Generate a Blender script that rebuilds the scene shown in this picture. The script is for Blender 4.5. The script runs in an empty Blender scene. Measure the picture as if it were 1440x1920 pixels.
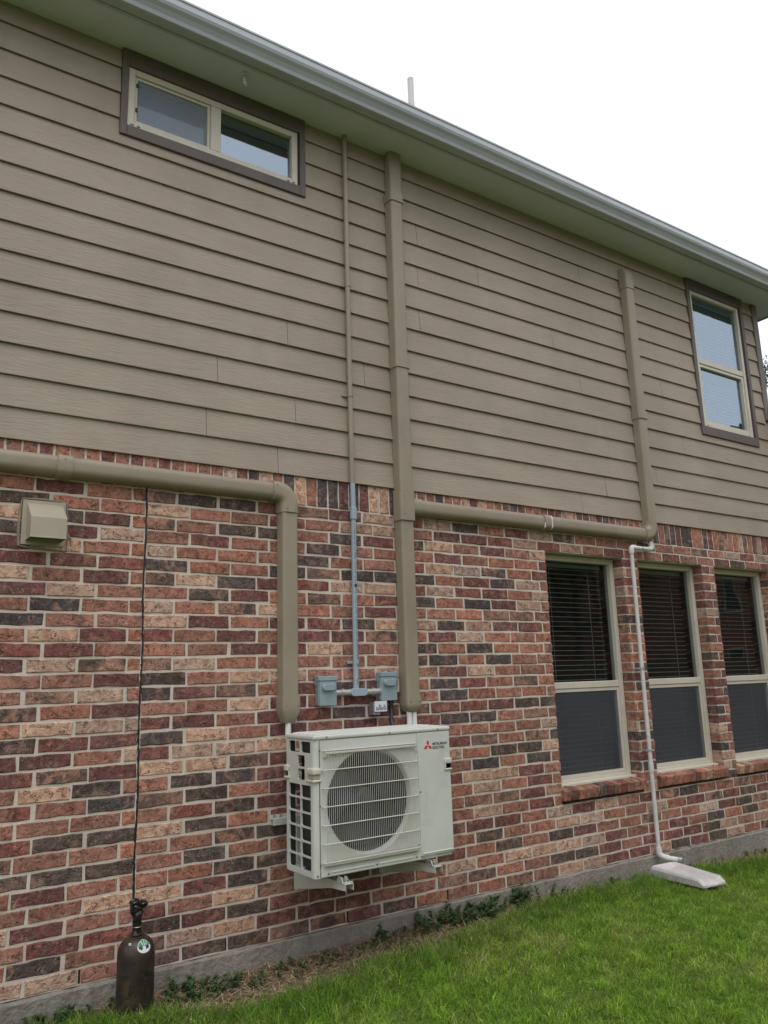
import bpy, bmesh, math, random
import numpy as np
from mathutils import Vector, Matrix
R_ = math.radians
random.seed(11)
rng = np.random.default_rng(5)
scene = bpy.context.scene

# ------------------------------------------------------------------ camera
CAM = Vector((0.0, -4.325, 1.401))
RM = Matrix(((0.82889, 0.55195, -0.09101), (-0.55866, 0.80839, -0.18546), (-0.02879, 0.20457, 0.97843)))
right, fwd, up = RM.col[0], RM.col[1], RM.col[2]
cd = bpy.data.cameras.new('camera'); cam = bpy.data.objects.new('camera', cd)
scene.collection.objects.link(cam); scene.camera = cam
m = Matrix.Identity(4)
for i in range(3):
    m[i][0] = right[i]; m[i][1] = up[i]; m[i][2] = -fwd[i]; m[i][3] = CAM[i]
cam.matrix_world = m
cd.sensor_fit = 'VERTICAL'; cd.sensor_height = 36.0; cd.sensor_width = 27.0
cd.lens = 36.0 * 1491.6 / 1920.0
cd.clip_start = 0.05; cd.clip_end = 2000
FPX = 1491.6
def to_px(p):
    d = Vector(p) - CAM
    z = d.dot(fwd)
    if z < 0.05: return None
    return 720 + FPX * d.dot(right) / z, 960 - FPX * d.dot(up) / z

# ------------------------------------------------------------------ sky and sun (bright overcast)
SUN_EL, SUN_AZ = R_(62), R_(200)          # azimuth from +Y clockwise: the sun stands behind the photographer
world = bpy.data.worlds.new('World'); scene.world = world; world.use_nodes = True
nt = world.node_tree; nt.nodes.clear()
sky = nt.nodes.new('ShaderNodeTexSky'); sky.sky_type = 'NISHITA'; sky.sun_disc = False
sky.sun_elevation = SUN_EL; sky.sun_rotation = SUN_AZ; sky.air_density = 1.0; sky.dust_density = 4.0
hs = nt.nodes.new('ShaderNodeHueSaturation'); hs.inputs['Saturation'].default_value = 0.35
cl = nt.nodes.new('ShaderNodeMix'); cl.data_type = 'RGBA'; cl.inputs[0].default_value = 0.75
cl.inputs[7].default_value = (11.0, 11.2, 11.6, 1)       # closed white cloud deck
bg = nt.nodes.new('ShaderNodeBackground'); bg.inputs['Strength'].default_value = 0.115
out = nt.nodes.new('ShaderNodeOutputWorld')
nt.links.new(sky.outputs[0], hs.inputs['Color']); nt.links.new(hs.outputs[0], cl.inputs[6])
nt.links.new(cl.outputs[2], bg.inputs[0]); nt.links.new(bg.outputs[0], out.inputs[0])
sd = bpy.data.lights.new('sun', 'SUN'); sd.energy = 0.8; sd.angle = R_(35); sd.color = (1.0, 0.96, 0.9)
sun = bpy.data.objects.new('sun', sd); scene.collection.objects.link(sun)
sv = Vector((math.sin(SUN_AZ) * math.cos(SUN_EL), math.cos(SUN_AZ) * math.cos(SUN_EL), math.sin(SUN_EL)))
sun.rotation_euler = sv.to_track_quat('Z', 'Y').to_euler(); sun.location = (0, -6, 12)
vs = scene.view_settings
vs.view_transform = 'Standard'; vs.look = 'None'; vs.exposure = 0.12; vs.gamma = 1.0; vs.use_curve_mapping = False

# ------------------------------------------------------------------ materials
M = {}
def nodes(name):
    mt = bpy.data.materials.new(name); mt.use_nodes = True
    t = mt.node_tree; b = t.nodes['Principled BSDF']; M[name] = mt
    return mt, t, b
def N(t, kind, **kw):
    n = t.nodes.new(kind)
    for k, v in kw.items():
        if k in n.inputs: n.inputs[k].default_value = v
        else: setattr(n, k, v)
    return n
def mixc(t, fac, a, b, mode='MIX'):
    n = t.nodes.new('ShaderNodeMix'); n.data_type = 'RGBA'; n.blend_type = mode
    for sock, v in ((0, fac), (6, a), (7, b)):
        if isinstance(v, bpy.types.NodeSocket): t.links.new(v, n.inputs[sock])
        elif v is not None: n.inputs[sock].default_value = v if sock == 0 else (*v[:3], 1)
    return n.outputs[2]
def ramp(t, src, p0, p1, c0=0.0, c1=1.0):
    n = t.nodes.new('ShaderNodeMapRange'); n.clamp = True
    for i, v in enumerate((p0, p1, c0, c1)): n.inputs[i + 1].default_value = v
    t.links.new(src, n.inputs[0]); return n.outputs[0]
def noise(t, scale, detail=4, stretch=None, distort=0.0, rough=0.55):
    g = t.nodes.new('ShaderNodeNewGeometry'); src = g.outputs['Position']
    if stretch:
        mp = t.nodes.new('ShaderNodeMapping'); mp.inputs['Scale'].default_value = stretch
        t.links.new(src, mp.inputs[0]); src = mp.outputs[0]
    n = N(t, 'ShaderNodeTexNoise'); n.inputs['Scale'].default_value = scale; n.inputs['Detail'].default_value = detail
    n.inputs['Distortion'].default_value = distort; n.inputs['Roughness'].default_value = rough
    t.links.new(src, n.inputs['Vector']); return n.outputs[0]
def bump(t, b, h, strength=0.3, dist=0.01):
    n = t.nodes.new('ShaderNodeBump'); n.inputs['Strength'].default_value = strength; n.inputs['Distance'].default_value = dist
    t.links.new(h, n.inputs['Height']); t.links.new(n.outputs[0], b.inputs['Normal'])
def paint(name, col, rough=0.5, var=0.12, scale=6, bs=0.1, bscale=60, metal=0.0, dirt=None, dirt_amt=0.3, spec=0.5):
    mt, t, b = nodes(name)
    n1 = noise(t, scale, 5)
    lo = tuple(c * (1 - var) for c in col); hi = tuple(min(1, c * (1 + var)) for c in col)
    c = mixc(t, ramp(t, n1, 0.3, 0.7), lo, hi)
    if dirt:
        n2 = noise(t, scale * 2.3, 6, distort=0.6)
        c = mixc(t, ramp(t, n2, 0.52, 0.75, 0, dirt_amt), c, dirt)
    t.links.new(c, b.inputs['Base Color'])
    b.inputs['Roughness'].default_value = rough; b.inputs['Metallic'].default_value = metal
    b.inputs['Specular IOR Level'].default_value = spec
    if bs: bump(t, b, noise(t, bscale, 3), bs, 0.004)
    return mt
TAN = (0.335, 0.283, 0.226)
paint('cover_paint', (0.275, 0.235, 0.175), 0.48, 0.07, 2.5, 0.06, 90, dirt=(0.215, 0.185, 0.14), dirt_amt=0.6)
paint('trim_paint', (0.115, 0.092, 0.085), 0.6, 0.12, 5, 0.15, 70)
paint('corner_paint', (0.15, 0.13, 0.125), 0.6, 0.1, 4, 0.1, 70)
paint('soffit_paint', (0.60, 0.63, 0.72), 0.65, 0.06, 2, 0.08, 40)
paint('gutter_paint', (0.43, 0.46, 0.51), 0.38, 0.06, 1.5, 0.03, 60, dirt=(0.34, 0.35, 0.37), dirt_amt=0.35)
paint('window_vinyl', (0.56, 0.52, 0.44), 0.45, 0.05, 4, 0.03, 60, dirt=(0.33, 0.29, 0.24), dirt_amt=0.25)
paint('caulk_black', (0.018, 0.015, 0.015), 0.5, 0.2, 20, 0.4, 60)
paint('pvc_white', (0.62, 0.61, 0.60), 0.4, 0.06, 8, 0.05, 60, dirt=(0.38, 0.34, 0.3), dirt_amt=0.5)
paint('pvc_grey', (0.29, 0.36, 0.43), 0.4, 0.05, 5, 0.04, 60)
paint('pipe_foam', (0.74, 0.74, 0.72), 0.6, 0.05, 9, 0.15, 50)
paint('box_grey', (0.235, 0.315, 0.345), 0.42, 0.05, 8, 0.08, 80, dirt=(0.2, 0.22, 0.21), dirt_amt=0.3)
paint('fitting_metal', (0.45, 0.45, 0.45), 0.38, 0.12, 12, 0.1, 60, metal=0.6, dirt=(0.3, 0.27, 0.24), dirt_amt=0.4)
paint('junction_metal', (0.30, 0.30, 0.31), 0.4, 0.1, 14, 0.1, 60, metal=0.5)
paint('cable_black', (0.02, 0.021, 0.025), 0.45, 0.2, 20, 0.1, 60)
paint('unit_paint', (0.57, 0.585, 0.55), 0.38, 0.05, 4, 0.03, 80, dirt=(0.43, 0.41, 0.36), dirt_amt=0.4)
paint('unit_plastic', (0.56, 0.55, 0.49), 0.45, 0.04, 5, 0.03, 80)
paint('coil_dark', (0.022, 0.028, 0.028), 0.5, 0.25, 40, 0.3, 120)
paint('fan_dark', (0.022, 0.024, 0.028), 0.45, 0.15, 10, 0.05, 60)
paint('unit_inside', (0.03, 0.032, 0.034), 0.6, 0.1, 10, 0.05, 60)
paint('screw_metal', (0.25, 0.24, 0.22), 0.4, 0.2, 40, 0.1, 60, metal=0.7)
paint('bracket_paint', (0.50, 0.495, 0.455), 0.45, 0.06, 8, 0.05, 80)
paint('galvanized', (0.62, 0.64, 0.66), 0.3, 0.12, 30, 0.1, 60, metal=0.75)
paint('emblem_red', (0.60, 0.03, 0.045), 0.4, 0.03, 10, 0)
paint('print_navy', (0.03, 0.03, 0.055), 0.4, 0.03, 10, 0)
paint('label_white', (0.62, 0.65, 0.68), 0.5, 0.04, 10, 0)
paint('print_blue', (0.06, 0.08, 0.16), 0.5, 0.05, 10, 0)
paint('sticker_green', (0.03, 0.22, 0.12), 0.5, 0.05, 10, 0)
paint('hood_paint', (0.38, 0.345, 0.27), 0.45, 0.06, 7, 0.05, 70)
paint('hood_caulk', (0.25, 0.205, 0.16), 0.7, 0.15, 14, 0.4, 50)
paint('blind_white', (0.50, 0.51, 0.52), 0.55, 0.05, 5, 0.03, 60)
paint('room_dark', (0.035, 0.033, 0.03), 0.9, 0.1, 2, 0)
paint('shingle', (0.075, 0.07, 0.065), 0.9, 0.35, 22, 0.6, 60)
paint('tank_plastic', (0.010, 0.010, 0.012), 0.16, 0.2, 8, 0.35, 25, spec=0.6)
paint('bark', (0.11, 0.085, 0.06), 0.9, 0.3, 12, 0.8, 25)
paint('fence_wood', (0.23, 0.165, 0.11), 0.85, 0.25, 5, 0.4, 30)
paint('neighbour_brick', (0.26, 0.135, 0.10), 0.85, 0.3, 5, 0.3, 12)
paint('brass', (0.45, 0.33, 0.12), 0.35, 0.1, 10, 0, metal=0.8)

# tank: dark brown paint, rubbed and rusty, with scuffed stencil marks
mt, t, b = nodes('tank_paint')
c = mixc(t, ramp(t, noise(t, 9, 6), 0.35, 0.7), (0.016, 0.012, 0.010), (0.055, 0.035, 0.020))
c = mixc(t, ramp(t, noise(t, 24, 5, distort=1.0), 0.54, 0.64, 0, 0.9), c, (0.010, 0.009, 0.010))
c = mixc(t, ramp(t, noise(t, 38, 5, (1, 1, .5)), 0.60, 0.72, 0, 0.65), c, (0.13, 0.105, 0.085))
t.links.new(c, b.inputs['Base Color']); b.inputs['Roughness'].default_value = 0.48
bump(t, b, noise(t, 60, 4), 0.15, 0.004)

# mortar
mt, t, b = nodes('mortar')
c = mixc(t, ramp(t, noise(t, 7, 5), 0.3, 0.7), (0.52, 0.455, 0.395), (0.67, 0.595, 0.52))
c = mixc(t, ramp(t, noise(t, 120, 4), 0.5, 0.85, 0, 0.35), c, (0.42, 0.38, 0.33))
t.links.new(c, b.inputs['Base Color']); b.inputs['Roughness'].default_value = 0.95
bump(t, b, noise(t, 110, 5), 0.7, 0.006)

# concrete foundation
mt, t, b = nodes('concrete')
c = mixc(t, ramp(t, noise(t, 3, 6), 0.3, 0.7), (0.19, 0.17, 0.15), (0.28, 0.258, 0.228))
c = mixc(t, ramp(t, noise(t, 26, 6, distort=0.5), 0.55, 0.8, 0, 0.5), c, (0.14, 0.125, 0.11))
c = mixc(t, ramp(t, noise(t, 5, 4, (1, 1, 0.25)), 0.55, 0.75, 0, 0.6), c, (0.42, 0.385, 0.34))
c = mixc(t, ramp(t, noise(t, 14, 6, (1, 1, 0.4), distort=1.0), 0.5, 0.68, 0, 0.55), c, (0.15, 0.125, 0.10))
t.links.new(c, b.inputs['Base Color']); b.inputs['Roughness'].default_value = 0.95
bump(t, b, noise(t, 38, 6), 0.9, 0.014)

# splash block: weathered white concrete/plastic
mt, t, b = nodes('splash_white')
c = mixc(t, ramp(t, noise(t, 10, 6), 0.3, 0.7), (0.46, 0.44, 0.43), (0.58, 0.56, 0.55))
t.links.new(c, b.inputs['Base Color']); b.inputs['Roughness'].default_value = 0.75
bump(t, b, noise(t, 60, 5), 0.3, 0.004)

# fired brick: colour of each brick in an attribute, ash patches and pressed squiggles with painted relief shade on top
mt, t, b = nodes('brick_clay')
at = t.nodes.new('ShaderNodeAttribute'); at.attribute_name = 'clay'
base = at.outputs['Color']
n_big = noise(t, 8, 4, distort=1.0); n_mid = noise(t, 26, 5, distort=0.8); n_fine = noise(t, 150, 4)
c = mixc(t, ramp(t, n_mid, 0.36, 0.66), base, (0.60, 0.50, 0.46), 'MULTIPLY')
pk = N(t, 'ShaderNodeMath', operation='MULTIPLY'); t.links.new(at.outputs['Alpha'], pk.inputs[0]); t.links.new(ramp(t, n_big, 0.46, 0.58), pk.inputs[1])
c = mixc(t, pk.outputs[0], c, (0.085, 0.066, 0.062))
c = mixc(t, ramp(t, noise(t, 11, 4, distort=1.2), 0.53, 0.68, 0, 0.5), c, (0.44, 0.24, 0.175))
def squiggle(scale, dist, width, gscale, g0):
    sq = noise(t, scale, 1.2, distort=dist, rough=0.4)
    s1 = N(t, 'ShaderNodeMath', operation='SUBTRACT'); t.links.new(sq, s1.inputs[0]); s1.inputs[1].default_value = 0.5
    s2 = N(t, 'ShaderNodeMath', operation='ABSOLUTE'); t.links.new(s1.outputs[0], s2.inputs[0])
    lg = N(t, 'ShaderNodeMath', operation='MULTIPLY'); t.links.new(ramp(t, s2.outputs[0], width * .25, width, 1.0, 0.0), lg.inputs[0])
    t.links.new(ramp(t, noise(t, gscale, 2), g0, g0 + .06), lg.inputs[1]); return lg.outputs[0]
dark_sq = squiggle(31, 1.6, 0.040, 24, 0.51)        # pressed gouges, their shade put into the colour as dark lines
pale_sq = squiggle(36, 1.9, 0.030, 21, 0.52)        # mortar-smeared ridges, their light side painted in as pale lines
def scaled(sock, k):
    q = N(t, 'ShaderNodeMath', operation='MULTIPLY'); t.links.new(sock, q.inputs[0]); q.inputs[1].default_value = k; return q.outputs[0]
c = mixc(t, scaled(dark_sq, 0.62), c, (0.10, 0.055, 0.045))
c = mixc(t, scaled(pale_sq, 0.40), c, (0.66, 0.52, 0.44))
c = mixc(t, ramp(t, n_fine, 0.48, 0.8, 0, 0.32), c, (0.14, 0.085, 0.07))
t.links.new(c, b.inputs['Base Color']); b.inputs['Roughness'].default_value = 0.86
b.inputs['Specular IOR Level'].default_value = 0.3
h1 = N(t, 'ShaderNodeMath', operation='MULTIPLY_ADD'); t.links.new(dark_sq, h1.inputs[0]); h1.inputs[1].default_value = -0.8; t.links.new(n_mid, h1.inputs[2])
h2 = N(t, 'ShaderNodeMath', operation='MULTIPLY_ADD'); t.links.new(n_fine, h2.inputs[0]); h2.inputs[1].default_value = 0.3; t.links.new(h1.outputs[0], h2.inputs[2])
bump(t, b, h2.outputs[0], 0.9, 0.012)

# embossed fibre-cement lap siding
mt, t, b = nodes('siding_paint')
c = mixc(t, ramp(t, noise(t, 1.3, 4), 0.3, 0.7), tuple(x * 0.86 for x in TAN), tuple(x * 1.07 for x in TAN))
c = mixc(t, ramp(t, noise(t, 9, 5, (0.25, 1, 1)), 0.5, 0.75, 0, 0.5), c, tuple(x * 0.78 for x in TAN))
c = mixc(t, ramp(t, noise(t, 3.0, 5, (1, 1, 0.35), distort=0.6), 0.52, 0.7, 0, 0.35), c, (0.37, 0.335, 0.265))
oi = t.nodes.new('ShaderNodeObjectInfo')
c = mixc(t, ramp(t, oi.outputs['Random'], 0, 1, 0.0, 0.16), c, tuple(x * 0.78 for x in TAN))
t.links.new(c, b.inputs['Base Color']); b.inputs['Roughness'].default_value = 0.62
b.inputs['Specular IOR Level'].default_value = 0.35
g1 = noise(t, 34, 2.5, (0.13, 1, 1.0), distort=2.4); g2 = noise(t, 120, 2, (0.05, 1, 1), distort=0.5)
gm = N(t, 'ShaderNodeMath', operation='MULTIPLY_ADD'); t.links.new(g2, gm.inputs[0]); gm.inputs[1].default_value = 0.4; t.links.new(g1, gm.inputs[2])
bump(t, b, gm.outputs[0], 0.48, 0.006)

# glass pane: clear sheet with a mirror share that grows towards grazing angles
def fresnel(t, ior):
    # the sheet does not bend rays, so its rear face must use the same air-to-glass ratio
    g = t.nodes.new('ShaderNodeNewGeometry'); q = t.nodes.new('ShaderNodeMapRange')
    for i, v in enumerate((0, 1, ior, 1 / ior)): q.inputs[i + 1].default_value = v
    t.links.new(g.outputs['Backfacing'], q.inputs[0]); f = t.nodes.new('ShaderNodeFresnel'); t.links.new(q.outputs[0], f.inputs['IOR']); return f
def pane_mat(name, tint=(0.9, 0.95, 0.95)):
    mt, t, b = nodes(name); t.nodes.remove(b)
    o = t.nodes['Material Output']
    tr = N(t, 'ShaderNodeBsdfTransparent'); tr.inputs[0].default_value = (*tint, 1)
    gl = N(t, 'ShaderNodeBsdfGlossy'); gl.inputs['Roughness'].default_value = 0.015
    fr = fresnel(t, 1.5)
    wob = t.nodes.new('ShaderNodeBump'); wob.inputs['Strength'].default_value = 0.06; wob.inputs['Distance'].default_value = 0.02
    t.links.new(noise(t, 2.2, 1), wob.inputs['Height']); t.links.new(wob.outputs[0], gl.inputs['Normal'])
    mx = N(t, 'ShaderNodeMixShader'); t.links.new(fr.outputs[0], mx.inputs[0])
    t.links.new(tr.outputs[0], mx.inputs[1]); t.links.new(gl.outputs[0], mx.inputs[2]); t.links.new(mx.outputs[0], o.inputs[0])
pane_mat('glass_pane', (0.75, 0.8, 0.8))
# coated upstairs glass, bluish and more mirror-like
mt, t, b = nodes('glass_coated'); t.nodes.remove(b); o = t.nodes['Material Output']
tr = N(t, 'ShaderNodeBsdfTransparent'); tr.inputs[0].default_value = (0.55, 0.68, 0.75, 1)
gl = N(t, 'ShaderNodeBsdfGlossy'); gl.inputs['Roughness'].default_value = 0.02; gl.inputs['Color'].default_value = (0.78, 0.87, 0.98, 1)
wob = t.nodes.new('ShaderNodeBump'); wob.inputs['Strength'].default_value = 0.04; wob.inputs['Distance'].default_value = 0.02
t.links.new(noise(t, 3.0, 2), wob.inputs['Height']); t.links.new(wob.outputs[0], gl.inputs['Normal'])
fr = fresnel(t, 3.2)
mx = N(t, 'ShaderNodeMixShader'); t.links.new(fr.outputs[0], mx.inputs[0])
t.links.new(tr.outputs[0], mx.inputs[1]); t.links.new(gl.outputs[0], mx.inputs[2]); t.links.new(mx.outputs[0], o.inputs[0])
# insect screen: fine mesh that half covers what lies behind
def screen_mat(name, col, cover):
    mt, t, b = nodes(name); o = t.nodes['Material Output']
    b.inputs['Base Color'].default_value = (*col, 1); b.inputs['Roughness'].default_value = 0.8
    tr = N(t, 'ShaderNodeBsdfTransparent')
    mx = N(t, 'ShaderNodeMixShader')
    t.links.new(ramp(t, noise(t, 3, 3), 0.3, 0.7, cover - 0.04, cover + 0.04), mx.inputs[0])
    t.links.new(tr.outputs[0], mx.inputs[1]); t.links.new(b.outputs[0], mx.inputs[2]); t.links.new(mx.outputs[0], o.inputs[0])
screen_mat('screen_mesh', (0.090, 0.096, 0.118), 0.32)
screen_mat('screen_mesh_pale', (0.30, 0.35, 0.42), 0.40)

# lawn, soil, weeds, straw, leaves (attribute 'hue' carries each blade's own colour)
def foliage(name, attr='hue', trans=0.42, rough=0.6):
    mt, t, b = nodes(name)
    a = t.nodes.new('ShaderNodeAttribute'); a.attribute_name = attr
    t.links.new(a.outputs['Color'], b.inputs['Base Color']); b.inputs['Roughness'].default_value = rough
    b.inputs['Specular IOR Level'].default_value = 0.3
    o = t.nodes['Material Output']; tl = N(t, 'ShaderNodeBsdfTranslucent'); t.links.new(a.outputs['Color'], tl.inputs[0])
    mx = N(t, 'ShaderNodeMixShader'); mx.inputs[0].default_value = trans
    t.links.new(b.outputs[0], mx.inputs[1]); t.links.new(tl.outputs[0], mx.inputs[2]); t.links.new(mx.outputs[0], o.inputs[0])
foliage('grass_blades'); foliage('straw_stalks', trans=0.1); foliage('weed_leaves', trans=0.2); foliage('tree_leaves', trans=0.3)
mt, t, b = nodes('soil_ground')
c = mixc(t, ramp(t, noise(t, 4, 6), 0.35, 0.65), (0.085, 0.06, 0.042), (0.17, 0.125, 0.085))
c = mixc(t, ramp(t, noise(t, 40, 5), 0.55, 0.7, 0, 0.7), c, (0.22, 0.17, 0.11))
g = t.nodes.new('ShaderNodeNewGeometry'); sx = t.nodes.new('ShaderNodeSeparateXYZ'); t.links.new(g.outputs['Position'], sx.inputs[0])
c = mixc(t, ramp(t, sx.outputs[1], -0.55, -0.25, 1, 0), c, (0.09, 0.125, 0.02))     # turf thatch away from the wall bed
t.links.new(c, b.inputs['Base Color']); b.inputs['Roughness'].default_value = 1.0
bump(t, b, noise(t, 45, 6), 0.8, 0.02)

# ------------------------------------------------------------------ helpers
COL = scene.collection
def obj(name, mesh, mat=None, parent=None):
    o = bpy.data.objects.new(name, mesh); COL.objects.link(o)
    if parent: o.parent = parent
    if mat and not mesh.materials: mesh.materials.append(M[mat] if isinstance(mat, str) else mat)
    return o
def tag(o, label, cat, group=None, kind=None):
    if label: o['label'] = label
    if cat: o['category'] = cat
    if group: o['group'] = group
    if kind: o['kind'] = kind
    return o
def thing(name, label, cat, loc=(0, 0, 0), group=None):
    o = bpy.data.objects.new(name, None); COL.objects.link(o); o.location = loc; o.empty_display_size = 0.1
    return tag(o, label, cat, group)
class MB:
    def __init__(s): s.v = []; s.f = []; s.sm = []
    def add(s, vs, fs, smooth=False):
        k = len(s.v); s.v += [tuple(p) for p in vs]; s.f += [tuple(i + k for i in f) for f in fs]; s.sm += [smooth] * len(fs); return s
    def box(s, a, b):
        (x0, y0, z0), (x1, y1, z1) = a, b
        return s.add([(x0, y0, z0), (x1, y0, z0), (x1, y1, z0), (x0, y1, z0), (x0, y0, z1), (x1, y0, z1), (x1, y1, z1), (x0, y1, z1)],
                     [(0, 3, 2, 1), (4, 5, 6, 7), (0, 1, 5, 4), (1, 2, 6, 5), (2, 3, 7, 6), (3, 0, 4, 7)])
    def bbox(s, a, b, r=0.004, seg=1):
        bm = bmesh.new(); bmesh.ops.create_cube(bm, size=1.0)
        sx, sy, sz = (b[i] - a[i] for i in range(3)); c = [(a[i] + b[i]) / 2 for i in range(3)]
        for v in bm.verts: v.co = Vector((c[0] + v.co.x * sx, c[1] + v.co.y * sy, c[2] + v.co.z * sz))
        bmesh.ops.bevel(bm, geom=list(bm.edges), offset=min(r, sx * .45, sy * .45, sz * .45), segments=seg, profile=0.5, affect='EDGES')
        bm.verts.index_update(); s.add([v.co.copy() for v in bm.verts], [[v.index for v in f.verts] for f in bm.faces]); bm.free(); return s
    def loft(s, rings, closed=True, caps=True, smooth=True):
        n = len(rings[0]); vs = [p for r in rings for p in r]; fs = []
        for i in range(len(rings) - 1):
            for j in range(n if closed else n - 1):
                k = (j + 1) % n; fs.append((i * n + j, i * n + k, (i + 1) * n + k, (i + 1) * n + j))
        s.add(vs, fs, smooth)
        if caps and closed:
            s.add(rings[0], [tuple(range(n))[::-1]]); s.add(rings[-1], [tuple(range(n))])
        return s
    def tube(s, pts, r, n=14, caps=True, smooth=True):
        pts = [Vector(p) for p in pts]; rings = []; ref = None
        for i, p in enumerate(pts):
            a = pts[max(0, i - 1)]; c = pts[min(len(pts) - 1, i + 1)]; d = (c - a).normalized()
            if ref is None: ref = d.orthogonal().normalized()
            ref = (ref - d * ref.dot(d)).normalized(); w = d.cross(ref)
            rr = r[i] if isinstance(r, (list, tuple)) else r
            rings.append([p + (ref * math.cos(2 * math.pi * k / n) + w * math.sin(2 * math.pi * k / n)) * rr for k in range(n)])
        return s.loft(rings, True, caps, smooth)
    def lathe(s, prof, c, n=32, axis='z', caps=False):
        rings = []
        for r, h in prof:
            ring = []
            for k in range(n):
                a = 2 * math.pi * k / n
                ring.append((c[0] + r * math.cos(a), c[1] + r * math.sin(a), c[2] + h) if axis == 'z' else (c[0] + r * math.cos(a), c[1] + h, c[2] + r * math.sin(a)))
            rings.append(ring)
        return s.loft(rings, True, caps, True)
    def mesh(s, name):
        me = bpy.data.meshes.new(name); me.from_pydata(s.v, [], s.f); me.validate(); 
        bm = bmesh.new(); bm.from_mesh(me); bmesh.ops.recalc_face_normals(bm, faces=bm.faces); bm.to_mesh(me); bm.free()
        if len(me.polygons) == len(s.sm) and any(s.sm):
            me.polygons.foreach_set('use_smooth', s.sm); bm = bmesh.new(); bm.from_mesh(me)
            for e in bm.edges: e.smooth = not (len(e.link_faces) == 2 and e.calc_face_angle(0) > 0.7)
            bm.to_mesh(me); bm.free()
        return me
    def build(s, name, mat, parent=None): return obj(name, s.mesh(name), mat, parent)
def fillet(pts, r, n=6):
    """round the inner corners of a polyline"""
    P = [Vector(p) for p in pts]; out = [P[0]]
    for i in range(1, len(P) - 1):
        a, b, c = P[i - 1], P[i], P[i + 1]; u = (a - b).normalized(); w = (c - b).normalized()
        ang = u.angle(w); d = min(r / math.tan(ang / 2), (a - b).length * .49, (c - b).length * .49); rr = d * math.tan(ang / 2)
        ctr = b + (u + w).normalized() * (rr / math.sin(ang / 2)); s0 = b + u * d - ctr; s1 = b + w * d - ctr
        tot = s0.angle(s1)
        for k in range(n + 1):
            q = k / n
            v = (s0 * math.sin((1 - q) * tot) + s1 * math.sin(q * tot)) / math.sin(tot); out.append(ctr + v)
    out.append(P[-1]); return out

# ------------------------------------------------------------------ ground
GX = [-400, 0, 2.4, 4.0, 5.2, 7.0, 10, 400]; GZ = [-0.13, -0.125, -0.115, -0.10, -0.142, -0.182, -0.2, -0.2]
def gz(x, y=0.0): return float(np.interp(x, GX, GZ))
xs = sorted(set([-400, -60, -12] + [round(-3 + 0.25 * i, 3) for i in range(53)] + [14, 25, 60, 400]))
ys = [-400, -60, -14] + [round(-4 + 0.1 * i, 3) for i in range(41)] + [0.3, 12, 60, 400]
bmv = []; bmf = []
for j, y in enumerate(ys):
    for i, x in enumerate(xs):
        w = 0.012 * math.sin(x * 5.1 + y * 3.3) * math.sin(y * 6.7 - x * 1.7) if (-3 < x < 10 and -4 < y < -0.1) else 0
        bmv.append((x, y, gz(x) + w))
nx = len(xs)
for j in range(len(ys) - 1):
    for i in range(nx - 1): bmf.append((j * nx + i, j * nx + i + 1, (j + 1) * nx + i + 1, (j + 1) * nx + i))
g_ = MB().add(bmv, bmf, True).build('ground', 'soil_ground'); g_['kind'] = 'structure'; g_['label'] = 'soil and turf of the side yard beside the house'

# ------------------------------------------------------------------ house
house = thing('house', 'two storey house of mixed red brick below and tan lap siding above', 'house', (0, 0, -0.2))
def hp(name, mb, mat, parent=None):
    o = mb.build(name, mat, parent or house)
    if parent is None: o.location = (0, 0, 0.2)
    return o
XL, XR, XR2 = -1.6, 7.885, 10.6        # left end (outside the frame), upper right corner, lower right end
CH, BP, JT = 0.0775, 0.2513, 0.0132    # course height, brick pitch, joint
SB, SE, NS = 2.665, 0.1735, 15         # siding bottom, exposure, courses
ZSOF = 5.235
OPEN = [(4.450, 5.340), (5.540, 6.430), (6.620, 7.510)]; OZ0, OZ1 = 6 * CH, 30 * CH
# mortar body
mb = MB(); y0, y1 = 0.0045, 0.125
zt = SB + 0.05
segs = [XL] + [v for o in OPEN for v in o] + [XR2]
mb.box((XL, y0, -0.0), (XR2, y1, OZ0))
mb.box((XL, y0, OZ1 + 0.004), (XR2, y1, zt))
for i in range(0, len(segs), 2):
    a = segs[i] + (0.006 if i else 0); c = segs[i + 1] - (0.006 if i + 1 < len(segs) - 1 else 0)
    mb.box((a, y0, OZ0), (c, y1, OZ1 + 0.004))
wall = hp('brick_wall', mb, 'mortar')
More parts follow.
